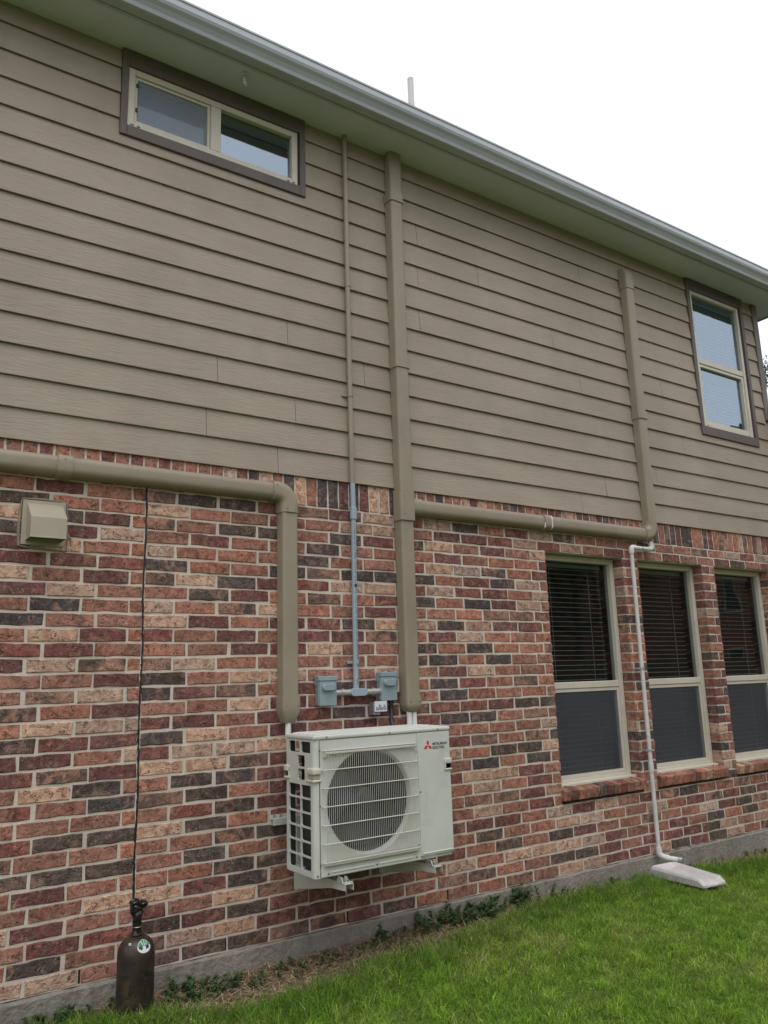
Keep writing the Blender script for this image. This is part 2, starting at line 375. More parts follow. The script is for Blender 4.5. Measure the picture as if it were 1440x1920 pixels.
# brick colours: D charcoal, M maroon, R terracotta, P pale tan, B terracotta with ash patches
CLAY = {'D': (0.110, 0.090, 0.086, 0.2), 'M': (0.255, 0.098, 0.088, 0.5), 'R': (0.465, 0.215, 0.155, 0.32), 'P': (0.60, 0.415, 0.32, 0.10), 'B': (0.38, 0.225, 0.17, 1.0)}
ROWS = {  # left of the control joint / right of it / between the two tan covers / right of the middle cover
31: 'RMRR/BDDM/BMP/RPDRMPBRR', 30: 'DRR/PRRM/RPP/RMMMPMPRM', 29: 'PDMR/BRDD/RDM/DPRMRP', 28: 'DMP/RMRR/DRR/RMRRRM',
27: 'MPRR/PRRR/DRR/MPPBRM', 26: 'MMM/DRRD/BDD/DRMDPR', 25: 'PRMR/BPDM/MPP/MPMMRP', 24: 'MPR/RDMR/BRM/DRDMPR',
23: 'RDRR/PRBP/RRM/RRRBBM', 22: 'DRR/PMRM/MDP/PDPMMR', 21: 'RPMR/MRMR/MMB/RMPRRR', 20: 'MMR/RRMM/PRR/DRDRRB',
19: 'MPBR/BPRR/RRR/DDRDRR', 18: 'RRM/DRPP/RRP/BMPRRR', 17: 'RBPR/DMBR/MDM/RDMRBR', 16: 'BRM/RRPM/RMM/RDRRRR',
15: 'RPPP/MMRM/MDM/BMMMDD', 14: 'DMM/DPRM/RMR/MDDRBB', 13: 'MMRP/MPPP/RRR/RRRRRP', 12: 'MBM/PPBM/RMR/MMBRBD',
11: 'RPDR/RDDM/MRM/RPRDDP', 10: 'MRD/BDRM/RRM/RRDRDR', 9: 'RRRR/RMDM/MMR/RMPPMR', 8: 'MDD/PDRM/RMR/RRPRMR',
7: 'BRRR/RRBD/MRR/RRRBMP', 6: 'DDD/RDRR/RMB/RRPRMR', 5: 'RMRR/RRDB/MMR/MMMMRPMPRM', 4: 'RRP/PMDR/MRM/RRDRRPPR',
3: 'PMRR/MRPB/DMB/MMRDRDMR', 2: 'RMM/DMDM/MMM/RPRPPPPM', 1: 'RDRR/BPPM/MMR/RBBRRDDM', 0: 'PPR/BDDB/BMD/RRRBRPPMM'}
def clay_for(row, idx, half=None):
    s = ROWS.get(row, '').split('/')
    if len(s) == 4:
        ev = row % 2 == 0; p = None
        if ev:
            if 0 <= idx <= 2: p = s[0][idx]
            elif 3 <= idx <= 6: p = s[1][idx - 3]
        else:
            if 0 <= idx <= 2: p = s[0][idx]
            elif idx == 3: p = s[0][3] if half == 0 else s[1][0]
            elif 4 <= idx <= 6: p = s[1][idx - 3]
        if 7 <= idx <= 9: p = s[2][idx - 7]
        if idx >= 10 and idx - 10 < len(s[3]): p = s[3][idx - 10]
        if p: return p
    return random.choices('DMRPB', (16, 24, 34, 16, 10))[0]
def brick_geo(L, H, Dp, rnd):
    """one brick, origin at the centre of its face; y=0 face, body goes back; rough uneven arris"""
    hx, hz = L / 2, H / 2
    P = [(-hx + L * k / 4, -hz) for k in range(5)] + [(hx - L * k / 4, hz) for k in range(5)]
    j = lambda s: rnd.uniform(-s, s)
    back = [(x, Dp, z) for x, z in P]
    mid = [(x + j(.0028), 0.0035 + j(.0012), z + j(.0031)) for x, z in P]
    fr = [(x * (1 - .009 / hx * .5) , j(.0012), z * (1 - .006 / hz * .6)) for x, z in ((m_[0], m_[2]) for m_ in mid)]
    n = 10; fs = [(i, (i + 1) % n, n + (i + 1) % n, n + i) for i in range(n)] + [(n + i, n + (i + 1) % n, 2 * n + (i + 1) % n, 2 * n + i) for i in range(n)]
    fs.append(tuple(range(2 * n, 3 * n)))
    return back + mid + fr, fs
def clay_col(ch, rnd):
    c = CLAY[ch]; k = rnd.uniform(0.78, 1.2); w = rnd.uniform(-.09, .09)
    return (c[0] * k * (1 + w), c[1] * k, c[2] * k * (1 - w), c[3] * rnd.uniform(.6, 1.0))
def set_clay(me, cols):
    a = me.attributes.new('clay', 'FLOAT_COLOR', 'POINT'); a.data.foreach_set('color', np.asarray(cols, dtype=np.float32).ravel())
FULL = BP - JT
VAR = {}
for ch in 'DMRPB':
    VAR[ch] = []
    for q in range(7):
        rnd = random.Random(hash((ord(ch), q)) & 0xffff); vs_, fs_ = brick_geo(FULL, CH - JT, 0.105, rnd)
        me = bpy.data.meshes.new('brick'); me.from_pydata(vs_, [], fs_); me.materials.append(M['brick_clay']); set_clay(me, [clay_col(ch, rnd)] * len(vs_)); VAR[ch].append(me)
bricks = []   # (area, cx, cz, L, ch)
CJ = 1.351
for row in range(32):
    z0_ = row * CH; start = (0.597 if row % 2 == 0 else 0.517)
    k0 = int((XL - start) / BP) - 1
    for k in range(k0, 46):
        xa = start + BP * k; xb = xa + BP; parts_ = [(xa, xb, None)]
        if xa < CJ - 0.03 and xb > CJ + 0.03: parts_ = [(xa, CJ, 0), (CJ, xb, 1)]
        for (a, b_, half) in parts_:
            a = max(a, XL); b_ = min(b_, XR2); iv = [(a, b_)]
            if 6 <= row < 30:
                for (o0, o1) in OPEN:
                    nv = []
                    for (p, q) in iv:
                        if q <= o0 or p >= o1: nv.append((p, q)); continue
                        if p < o0: nv.append((p, o0 + JT / 2))
                        if q > o1: nv.append((o1 - JT / 2, q))
                    iv = nv
            for (p, q) in iv:
                if q - p < 0.035: continue
                bricks.append([p + JT / 2, q - JT / 2, z0_ + JT / 2, row, clay_for(row, k, half)])
def px_area(x0, x1, z0, z1):
    ps = [to_px((x, 0, z)) for x, z in ((x0, z0), (x1, z0), (x1, z1), (x0, z1))]
    if any(p is None for p in ps): return 0
    cx = sum(p[0] for p in ps) / 4; cy = sum(p[1] for p in ps) / 4
    if not (-25 < cx < 1465 and 0 < cy < 1945): return 0
    return 0.5 * abs(sum(ps[i][0] * ps[(i + 1) % 4][1] - ps[(i + 1) % 4][0] * ps[i][1] for i in range(4)))
def hidden(x0, x1, z):
    for (a, b_, c, d) in ((2.13, 2.27, 1.3, 2.6), (2.985, 3.13, 1.28, 2.7), (2.2, 3.1, .42, 1.1)):
        if a < x0 and x1 < b_ and c < z < d: return True
    return False
for b_ in bricks: b_.append(0 if hidden(b_[0], b_[1], b_[2]) else px_area(b_[0], b_[1], b_[2], b_[2] + CH))
bricks.sort(key=lambda q: -q[5])
rest_v, rest_f, rest_c = [], [], []
seedr = random.Random(77)
for i, (a, b_, z0_, row, ch, ar) in enumerate(bricks):
    L = b_ - a; cx = (a + b_) / 2; cz = z0_ + (CH - JT) / 2; dy = seedr.uniform(-.0025, .0015)
    if i < 300:
        if abs(L - FULL) < 0.002: me = seedr.choice(VAR[ch])
        else:
            vs_, fs_ = brick_geo(L, CH - JT, 0.105, seedr); me = bpy.data.meshes.new('brick'); me.from_pydata(vs_, [], fs_)
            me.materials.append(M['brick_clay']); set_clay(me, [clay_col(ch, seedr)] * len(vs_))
        o = obj('brick', me, None, wall); o.location = (cx + seedr.uniform(-.003, .003), dy, cz + seedr.uniform(-.0018, .0018)); o.scale = (seedr.uniform(.972, 1.012), 1, seedr.uniform(.97, 1.04)); o.rotation_euler = (seedr.uniform(-.02, .02), seedr.uniform(-.006, .006), seedr.uniform(-.006, .006))
    else:
        vs_, fs_ = brick_geo(L, CH - JT, 0.105, seedr); k = len(rest_v); seedr_s = seedr.uniform(.975, 1.01); jz = seedr.uniform(-.0012, .0012)
        rest_v += [(x * seedr_s + cx, y + dy, z + cz + jz) for x, y, z in vs_]; rest_f += [tuple(q + k for q in f) for f in fs_]; rest_c += [clay_col(ch, seedr)] * len(vs_)
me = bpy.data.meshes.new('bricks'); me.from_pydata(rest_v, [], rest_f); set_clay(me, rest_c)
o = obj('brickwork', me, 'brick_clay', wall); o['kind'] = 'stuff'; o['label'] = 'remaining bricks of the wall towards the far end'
# soldier course
SW = 0.0795; sz0, sz1 = 32 * CH + 0.004, SB + 0.035
i = 0; x = 0.30
while x < 9.2:
    w_ = SW * (seedr.choice((1, 1, 1, 1, 2.0)) if x > 5.7 else 1) - 0.011
    ch = seedr.choices('DMRPB', (15, 22, 34, 19, 10))[0]
    vs_, fs_ = brick_geo(sz1 - sz0, w_, 0.105, seedr); vs_ = [(-z, y, x_) for x_, y, z in vs_]
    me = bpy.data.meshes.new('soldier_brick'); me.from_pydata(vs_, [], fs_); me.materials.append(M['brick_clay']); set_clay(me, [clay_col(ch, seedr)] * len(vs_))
    o = obj('soldier_brick', me, None, wall); o.location = (x + w_ / 2, seedr.uniform(-.002, .001), (sz0 + sz1) / 2)
    x += w_ + 0.011
# control joint: a ragged bead of black sealant
mb = MB(); zj = 0.0
while zj < SB:
    ln = random.uniform(.05, .16); m_ = 7; rings = []; ph = random.uniform(0, 6)
    for k in range(m_):
        z = zj + ln * k / (m_ - 1); w = random.uniform(.0048, .0085); xo = CJ + .003 * math.sin(z * 9) + random.uniform(-.0016, .0016); yo = .0012 + random.uniform(-.0015, .0015)
        rings.append([(xo - w, .006, z), (xo - w * .6, yo, z), (xo + w * .6, yo, z), (xo + w, .006, z), (xo, .009, z)])
    mb.loft(rings, True, True, False); zj += ln
cjo = mb.build('control_joint', 'caulk_black', wall); cjo['label'] = 'black sealant bead in the vertical control joint'
# weep slots in the lowest course
for wx in (1.10, 1.85, 2.61, 3.36, 4.08, 4.87, 5.6):
    MB().box((wx - .005, .003, .008), (wx + .005, .0068, CH - .008)).build('weep_slot', 'caulk_black', wall)
# foundation
mb = MB(); vs_ = []; fs_ = []; nxs = 220
for k in range(nxs):
    x = XL + (XR2 - XL) * k / (nxs - 1)
    for (y, z) in ((0.12, -0.002), (-0.006, -0.002 + random.uniform(-.006, .003)), (-0.016 + random.uniform(-.002, .002), -0.012 + random.uniform(-.005, .003)), (-0.017, -0.10), (-0.020, -0.6), (0.12, -0.6)): vs_.append((x, y, z))
for k in range(nxs - 1):
    for j in range(6): fs_.append((k * 6 + j, k * 6 + (j + 1) % 6, (k + 1) * 6 + (j + 1) % 6, (k + 1) * 6 + j))
mb.add(vs_, fs_); hp('foundation', mb, 'concrete')
# lap siding: one board per run, joints where the photo shows them
mb = MB(); HOLES = [(1.155, 2.305, 4.715, 5.115), (6.705, 7.535, 3.70, 5.11)]
def wall_with_holes(mb, x0, x1, z0, z1, ya, yb, holes):
    xs_ = sorted(set([x0, x1] + [h for H in holes for h in H[:2] if x0 < h < x1])); zs_ = sorted(set([z0, z1] + [h for H in holes for h in H[2:] if z0 < h < z1]))
    for i in range(len(xs_) - 1):
        for j in range(len(zs_) - 1):
            cx, cz = (xs_[i] + xs_[i + 1]) / 2, (zs_[j] + zs_[j + 1]) / 2
            if any(H[0] < cx < H[1] and H[2] < cz < H[3] for H in holes): continue
            mb.box((xs_[i], ya, zs_[j]), (xs_[i + 1], yb, zs_[j + 1]))
wall_with_holes(mb, XL, XR - .01, SB + .06, 5.30, 0.012, 0.11, HOLES)
mb.box((XR - .01, 0.012, SB + .06), (XR2, .11, 3.9))
siding = hp('siding', mb, 'siding_paint'); siding['label'] = 'tan painted fibre cement lap siding of the upper storey'
SEAM = {5: [2.229], 3: [1.753, 5.288], 4: [2.817, 6.352], 2: [2.284, 5.9], 1: [1.688, 5.21], 0: [2.159, 4.9], 9: [3.313], 10: [3.91], 7: [3.315, 6.1], 11: [3.319], 8: [4.7], 6: [5.0], 12: [5.1]}
TRIMX = {0: (1.108, 2.366), 1: (6.655, 7.612)}
for k in range(NS):
    za = SB + SE * k; zb = min(za + SE + 0.03, ZSOF + 0.01)
    xe = XR2 if za + SE < 3.93 else XR - 0.085
    cuts = [XL] + SEAM.get(k, []) + [xe]
    runs = []
    for i in range(len(cuts) - 1):
        iv = [(cuts[i] + (0.0015 if i else 0), cuts[i + 1] - 0.0015)]
        for (tx0, tx1, tz0) in ((1.108, 2.366, 4.64), (6.655, 7.612, 3.60)):
            if za > tz0 - .005:
                nv = []
                for (p, q) in iv:
                    if q <= tx0 or p >= tx1: nv.append((p, q)); continue
                    if p < tx0: nv.append((p, tx0 - .002))
                    if q > tx1: nv.append((tx1 + .002, q))
                iv = nv
        runs += iv
    for (p, q) in runs:
        if q - p < 0.02: continue
        yb_ = -0.0135 + random.uniform(-.0012, .0008)     # face of the butt edge
        nseg = max(2, int((q - p) / 0.5)); rings = []; sx_ = [(p + (q - p) * i / nseg, zb) for i in range(nseg + 1)]
        for (tx0, tx1, tz0) in ((1.108, 2.366, 4.64), (6.655, 7.612, 3.60)):     # board notched round a window casing
            if za < tz0 - .005 and zb > tz0 + .02 and p < tx0 < q:
                sx_ = [w_ for w_ in sx_ if not tx0 < w_[0] < tx1] + [(tx0 + .010, zb), (tx0 + .011, tz0 + .02), (tx1 - .011, tz0 + .02), (tx1 - .010, zb)]; sx_.sort()
        for x, zt_ in sx_:
            w = random.uniform(-.0009, .0009); f_ = (zt_ - za) / (zb - za)
            rings.append([(x, yb_ + w, za), (x, yb_ + w - .0005, za + .004), (x, yb_ + (0.0045 - yb_) * f_, zt_), (x, yb_ + .009 + (.0105 - yb_ - .009) * f_, zt_), (x, yb_ + .009 + w, za)])
        mb = MB(); mb.loft(rings, True, True, False); mb.build('siding_board', 'siding_paint', siding)
# nail heads / dimples
mb = MB()
for q in ((1.2, 2.70), (2.35, 2.71), (2.8, 2.71), (1.9, 3.22), (1.35, 3.9), (3.8, 4.75), (4.9, 2.70), (6.2, 3.23)):
    mb.lathe([(0.0, -.0012), (.004, -.0012), (.0045, .002)], (q[0], -0.010 + .012 * ((q[1] - SB) % SE) / SE, q[1]), 10, 'y')
nh = hp('nail_heads', mb, 'screw_metal', siding); nh['kind'] = 'stuff'
# corner board with its return
mb = MB(); mb.bbox((XR - .082, -.022, 3.925), (XR + .004, .014, ZSOF - .002), .003); mb.bbox((XR - .018, .014, 3.925), (XR + .006, .11, ZSOF - .002), .002); hp('corner_trim', mb, 'corner_paint')
# end wall and body behind
mb = MB(); mb.box((XR - .14, .11, 3.9), (XR - .02, 7.0, 5.3)); mb.box((XR2 - .14, .125, -.3), (XR2 - .02, 7, 3.9)); mb.box((XL, .125, -.3), (XL + .12, 7, 5.3)); mb.box((XL + .12, 6.88, -.3), (XR2 - .14, 7, 5.3)); mb.box((XR - .02, .3, 3.86), (XR2, 7, 3.92)); hp('rear_wall', mb, 'siding_paint')

# eaves: soffit, fascia, gutter, roof
OV = 0.275; XE = 8.26
mb = MB(); mb.box((XL - .3, -OV, ZSOF), (XE, 0.02, ZSOF + .012)); mb.box((XR - .02, .02, ZSOF), (XE, 7.3, ZSOF + .012)); hp('soffit', mb, 'soffit_paint')
mb = MB(); mb.bbox((XL - .3, -OV - .018, ZSOF - .016), (XE + .018, -OV, ZSOF + .15), .002); mb.bbox((XE, -OV, ZSOF - .016), (XE + .018, 7.3, ZSOF + .15), .002); fas = hp('fascia', mb, 'gutter_paint')
prof = [(0, .128), (0, 0), (.004, -.004), (.062, -.004), (.070, 0), (.078, .022), (.094, .045), (.112, .062), (.120, .080), (.120, .118), (.126, .122), (.126, .134), (.110, .136), (.110, .128), (.112, .122), (.112, .084), (.104, .068), (.086, .052), (.068, .030), (.062, .006), (.008, .006), (.008, .128)]
gx0, gx1 = XL - .3, XE + .14; mb = MB()
mb.loft([[(x, -OV - .019 - u, ZSOF - .004 + v) for u, v in prof] for x in np.linspace(gx0, gx1, 12)], True, True, False)
gut = hp('gutter', mb, 'gutter_paint')
sl = 0.5; ry = 3.6
mb = MB(); a0 = (XL - .3, -OV - .04, ZSOF + .145); a1 = (XE + .03, -OV - .04, ZSOF + .145); b0 = (XL - .3, ry, ZSOF + .145 + sl * (ry + OV)); b1 = (XE - 3.6, ry, ZSOF + .145 + sl * (ry + OV)); e1 = (XE + .03, 7.3, ZSOF + .145); e0 = (XL - .3, 7.3, ZSOF + .145)
mb.add([a0, a1, b1, b0, e1, e0], [(0, 1, 2, 3), (1, 4, 2), (3, 2, 4, 5)]); mb.add([(p[0], p[1], p[2] + .014) for p in (a0, a1, b1, b0, e1, e0)], [(0, 1, 2, 3), (1, 4, 2), (3, 2, 4, 5)])
roof = hp('roof', mb, 'shingle')
vx, vy = 4.48, 1.5; vz = ZSOF + .145 + sl * (vy + OV)
mb = MB(); mb.tube([(vx, vy, vz - .05), (vx, vy, vz + 1.36)], .033, 18); mb.lathe([(.12, -.02), (.06, .05), (.036, .12)], (vx, vy, vz + .03), 18); vp = mb.build('vent_pipe', 'pvc_white', roof); vp['label'] = 'plumbing vent pipe rising above the eave'
# lower roof past the corner
mb = MB(); zl = 3.93
mb.add([(XR + .02, -.30, zl + .03), (XR2 + .3, -.30, zl + .03), (XR2 + .3, 3.2, zl + 1.4), (XR + .02, 3.2, zl + 1.4)], [(0, 1, 2, 3)]); mb.add([(XR + .02, -.30, zl + .05), (XR2 + .3, -.30, zl + .05), (XR2 + .3, 3.2, zl + 1.42), (XR + .02, 3.2, zl + 1.42)], [(0, 1, 2, 3)])
hp('lower_roof', mb, 'shingle')
mb = MB(); mb.box((XR + .012, -.26, zl - .03), (XR2 + .3, .02, zl - .015)); mb.bbox((XR + .012, -.275, zl - .045), (XR2 + .3, -.26, zl + .05), .002); hp('lower_soffit', mb, 'trim_paint')
mb = MB(); mb.loft([[(x, -.276 - u * .9, zl - .05 + v) for u, v in prof] for x in (XR + .02, XR2 + .3)], True, True, False); hp('lower_gutter', mb, 'gutter_paint')
# little drip line poking out of the soffit
mb = MB(); mb.tube(fillet([(1.83, -.20, ZSOF + .01), (1.83, -.20, ZSOF - .055), (1.83, -.215, ZSOF - .085)], .02), .011, 12); mb.lathe([(.03, 0), (.03, -.006), (.012, -.008)], (1.83, -.20, ZSOF), 16); dl = hp('drip_pipe', mb, 'pvc_white'); dl['label'] = 'short white drip pipe poking out of the soffit'

# windows ----------------------------------------------------------------
def frame_bars(mb, x0, x1, z0, z1, w, ya, yb, r=.003):
    mb.bbox((x0, ya, z0), (x0 + w, yb, z1), r); mb.bbox((x1 - w, ya, z0), (x1, yb, z1), r)
    mb.bbox((x0 + w, ya + .0008, z0), (x1 - w, yb, z0 + w), r); mb.bbox((x0 + w, ya + .0008, z1 - w), (x1 - w, yb, z1), r)
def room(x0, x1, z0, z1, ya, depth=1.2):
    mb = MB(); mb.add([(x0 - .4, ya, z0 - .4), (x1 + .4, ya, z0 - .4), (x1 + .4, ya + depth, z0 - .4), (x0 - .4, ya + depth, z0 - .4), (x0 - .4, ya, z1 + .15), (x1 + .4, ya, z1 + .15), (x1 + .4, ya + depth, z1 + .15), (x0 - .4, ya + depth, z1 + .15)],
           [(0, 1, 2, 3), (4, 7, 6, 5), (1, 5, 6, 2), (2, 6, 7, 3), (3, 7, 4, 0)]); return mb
def blind(x0, x1, z0, z1, y, pitch, label, tilt, lab2=None, depth=.025):
    t_ = thing('window_blind', label, 'blind', (0, 0, z0), 'blinds behind the windows')
    mb = MB(); mb.bbox((x0, y - .018, z1 - .03 - z0), (x1, y + .018, z1 - z0), .003); mb.build('headrail', 'blind_white', t_)
    ca, sa = math.cos(tilt), math.sin(tilt); dd = depth / 2
    me = None; z = z1 - .045
    while z > z0 + .012:
        if me is None:
            mb = MB(); hx = (x1 - x0) / 2
            ring = [(-dd, 0), (0, .0022), (dd, 0), (dd, -.0014), (0, .0008), (-dd, -.0014)]
            mb.loft([[(x, u * ca - v * sa, u * sa + v * ca) for u, v in ring] for x in (-hx, hx)], True, True, False); me = mb.mesh('slat')
        o = obj('slat', me, 'blind_white', t_); o.location = ((x0 + x1) / 2, y, z - z0 + random.uniform(-.001, .001)); o.rotation_euler = (0, random.uniform(-.0015, .0015), 0)
        z -= pitch
    mb = MB(); mb.bbox((x0, y - .014, .0), (x1, y + .014, .012), .002); mb.build('bottom_rail', 'blind_white', t_)
    for cx in (x0 + .16, x1 - .16):
        mb = MB(); mb.tube([(cx, y - .016, .01), (cx, y - .016, z1 - z0 - .03)], .0016, 6); mb.build('ladder_cord', 'blind_white', t_)
    return t_
WN = ('white slat blind behind the double window nearest the tan downpipe cover', 'white slat blind behind the middle ground floor window', 'white slat blind behind the ground floor window farthest right')
WN = ('open slat blind in the left one of the three ground floor windows', 'open slat blind in the middle one of the three ground floor windows', 'open slat blind in the right one of the three ground floor windows')
for i, (x0, x1) in enumerate(OPEN):
    yf = 0.095; z0_, z1_ = 0.575, OZ1; zr = 1.305
    mb = MB(); frame_bars(mb, x0 + .004, x1 - .004, z0_, z1_ - .002, .044, yf, yf + .07)
    wn = hp('window', mb, 'window_vinyl'); wn['label'] = 'single hung ground floor window with cream vinyl frame'
    MB().bbox((x0 + .048, yf + .006, zr - .024), (x1 - .048, yf + .055, zr + .026), .004).build('meeting_rail', 'window_vinyl', wn)
    mb = MB(); frame_bars(mb, x0 + .049, x1 - .049, z0_ + .045, zr - .025, .026, yf + .012, yf + .05, .002); mb.build('lower_sash', 'window_vinyl', wn)
    MB().box((x0 + .05, yf + .038, zr + .022), (x1 - .05, yf + .042, z1_ - .044)).build('glass_pane', 'glass_pane', wn)
    MB().box((x0 + .072, yf + .040, z0_ + .068), (x1 - .072, yf + .044, zr - .048)).build('glass_pane', 'glass_pane', wn)
    MB().box((x0 + .062, yf + .018, z0_ + .062), (x1 - .062, yf + .0195, zr - .04)).build('insect_screen', 'screen_mesh', wn)
    MB().bbox((x0 + .004, yf - .05, z0_ - .006), (x1 - .004, yf + .004, z0_ + .022), .004).build('sill_nose', 'window_vinyl', wn)
    for ex in (x0 + .08, x1 - .08): MB().bbox((ex - .012, yf - .0512, z0_ + .004), (ex + .012, yf - .049, z0_ + .010), .0005).build('weep_hole', 'caulk_black', wn)
    hp('room_interior', room(x0, x1, z0_, z1_, yf + .10), 'room_dark')
    # rowlock brick sill, tilted outwards
    mb = MB(); mb.box((x0 - .004, .012, .49), (x1 + .004, .10, .545)); si = hp('window_sill', mb, 'mortar'); si['label'] = 'sloping rowlock brick sill'
    nb = 12; pw = (x1 - x0 + .03) / nb
    for k in range(nb):
        ch = random.choices('DMRPB', (7, 20, 50, 15, 8))[0]; L_ = pw - .004; H_ = .074
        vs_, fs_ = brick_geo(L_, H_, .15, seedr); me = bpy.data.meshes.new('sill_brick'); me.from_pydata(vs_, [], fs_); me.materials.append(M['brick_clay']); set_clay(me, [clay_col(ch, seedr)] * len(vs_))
        o = obj('sill_brick', me, None, si); o.location = (x0 - .015 + pw * (k + .5), -.034 + random.uniform(-.002, .002), .527); o.rotation_euler = (R_(11), 0, 0)
    blind(x0 + .06, x1 - .06, z0_ + .03, z1_ - .05, yf + .115, .0385, WN[i], R_(-4))
# upper slider
def trim(mb, x0, x1, z0, z1, wl, wb, wt, ya=-.024, yb=.03):
    mb.bbox((x0, ya, z0), (x0 + wl, yb, z1), .003); mb.bbox((x1 - wl, ya, z0), (x1, yb, z1), .003)
    mb.bbox((x0 + wl, ya - .001, z0), (x1 - wl, yb, z0 + wb), .003); mb.bbox((x0 + wl, ya - .001, z1 - wt), (x1 - wl, yb, z1), .003)
x0, x1, z0_, z1_ = 1.108, 2.366, 4.640, ZSOF - .002
mb = MB(); frame_bars(mb, 1.150, 2.310, 4.712, 5.120, .042, -.012, .06)
w1 = hp('window', mb, 'window_vinyl'); w1['label'] = 'wide two pane sliding window under the eave'
mb = MB(); trim(mb, x0, x1, z0_, z1_, .041, .071, .112); mb.build('window_trim', 'trim_paint', w1)
MB().bbox((1.682, -.010, 4.754), (1.752, .05, 5.078), .004).build('mullion', 'window_vinyl', w1)
mb = MB(); frame_bars(mb, 1.193, 1.681, 4.755, 5.077, .018, .0, .04, .002); mb.build('sash_frame', 'window_vinyl', w1)
MB().box((1.194, .032, 4.756), (1.681, .036, 5.077)).build('glass_pane', 'glass_coated', w1)
MB().box((1.753, .022, 4.756), (2.267, .026, 5.077)).build('glass_pane', 'glass_coated', w1)
MB().box((1.208, .012, 4.77), (1.668, .0135, 5.062)).build('insect_screen', 'screen_mesh_pale', w1)
for (lx, lz) in ((1.20, 4.83), (1.20, 5.0)): MB().bbox((lx, -.004, lz), (lx + .014, .004, lz + .03), .001).build('screen_tab', 'caulk_black', w1)
for wx in (1.17, 1.21, 2.23, 2.27): MB().bbox((wx, -.0132, 4.722), (wx + .02, -.0115, 4.730), .0004).build('weep_hole', 'caulk_black', w1)
hp('room_interior', room(1.15, 2.31, 4.8, 5.1, .115), 'room_dark')
# upper right single hung
x0, x1, z0_, z1_ = 6.655, 7.612, 3.600, ZSOF - .002
mb = MB(); frame_bars(mb, 6.703, 7.540, 3.690, 5.115, .038, -.012, .06)
w2 = hp('window', mb, 'window_vinyl'); w2['label'] = 'tall single hung upstairs window beside the house corner'
mb = MB(); trim(mb, x0, x1, z0_, z1_, .047, .089, .117); mb.build('window_trim', 'trim_paint', w2)
MB().bbox((6.741, -.008, 4.345), (7.502, .05, 4.402), .004).build('meeting_rail', 'window_vinyl', w2)
mb = MB(); frame_bars(mb, 6.742, 7.501, 3.729, 4.344, .03, .0, .04, .002); mb.build('lower_sash', 'window_vinyl', w2)
MB().box((6.742, .020, 4.40), (7.501, .024, 5.077)).build('glass_pane', 'glass_coated', w2)
MB().box((6.77, .030, 3.757), (7.472, .034, 4.318)).build('glass_pane', 'glass_coated', w2)
for wx in (6.76, 7.46): MB().bbox((wx, -.0132, 3.70), (wx + .02, -.0115, 3.708), .0004).build('weep_hole', 'caulk_black', w2)
hp('room_interior', room(6.70, 7.54, 3.7, 5.1, .115), 'room_dark')
blind(6.75, 7.49, 3.74, 5.07, .085, .036, 'pale slat blind in the tall upstairs window by the house corner', R_(50), depth=.03)

# ------------------------------------------------------------------ line-set covers
def cover_sec(hw=.056, dp=.076, r=.030, n=5):
    P = [(-hw, 0.0)]
    for k in range(n + 1):
        a = math.pi - (math.pi / 2) * k / n; P.append((-hw * .94 + r + r * math.cos(a), dp - r + r * math.sin(a)))
    for k in range(n + 1):
        a = math.pi / 2 - (math.pi / 2) * k / n; P.append((hw * .94 - r + r * math.cos(a), dp - r + r * math.sin(a)))
    P.append((hw, 0.0)); return P
def cover_run(pts, hw=.056, dp=.076, r=.030, scales=None, y=-.012):
    """sweep the D-section along a path in the wall plane (x,z)"""
    sec = cover_sec(hw, dp, r); P = [Vector((p[0], p[1])) for p in pts]; rings = []
    for i, p in enumerate(P):
        d = (P[min(i + 1, len(P) - 1)] - P[max(i - 1, 0)]).normalized(); nrm = Vector((d.y, -d.x))
        s = scales[i] if scales else (1, 1)
        k = 1.0
        if 0 < i < len(P) - 1:
            a = (P[i] - P[i - 1]).normalized(); k = 1 / max(.5, a.dot(d))
        rings.append([(p.x + nrm.x * u * s[0] * k, y - v * s[1], p.y + nrm.y * u * s[0] * k) for u, v in sec])
    return MB().loft(rings, True, True, False)
def cscrew(x, z, y, parent):
    mb = MB(); mb.lathe([(0, -.002), (.0038, -.002), (.0045, .001)], (x, y, z), 10, 'y'); mb.build('screw', 'screw_metal', parent)
def smooth_edges(o, ang=40):
    me = o.data; me.polygons.foreach_set('use_smooth', [True] * len(me.polygons))
    bm = bmesh.new(); bm.from_mesh(me)
    for e in bm.edges:
        e.smooth = not (len(e.link_faces) == 2 and e.calc_face_angle(0) > R_(ang))
    bm.to_mesh(me); bm.free(); return o
def cov(t_, name, pts, hw=.056, dp=.076, r=.030, scales=None, mat='cover_paint', label=None, y=-.006):
    upright = abs(pts[0][0] - pts[-1][0]) < .02
    r = .022 if upright else min(r + .006, .042)
    o = cover_run(pts, hw, dp, r, scales, y).build(name, mat, t_); smooth_edges(o)
    if label: o['label'] = label
    return o
zc = 2.541; xv = 2.209
t_ = thing('pipe_cover', 'tan pipe cover running along the wall and turning down to the left of the condenser', 'pipe cover', (0, 0, 0), 'tan pipe covers on the wall')
cov(t_, 'channel', [(-1.0, zc), (2.11, zc)]); cov(t_, 'channel', [(xv, 2.44), (xv, 1.30)])
cov(t_, 'coupling', [(.855, zc), (.93, zc)], .0635, .0842, .033)
for z in (zc + .03, zc - .035): cscrew(.89, z, -.0898, t_)
arc = [(2.095, zc), (2.129, zc)] + [(2.129 + .080 * math.sin(a), zc - .080 + .080 * math.cos(a)) for a in np.linspace(0, math.pi / 2, 9)[1:]] + [(xv, 2.41)]
cov(t_, 'elbow', arc, .0640, .0845, .034)
for p in ((2.115, zc + .03), (2.115, zc - .035), (2.18, 2.43), (2.24, 2.43)): cscrew(p[0], p[1], -.0908, t_)
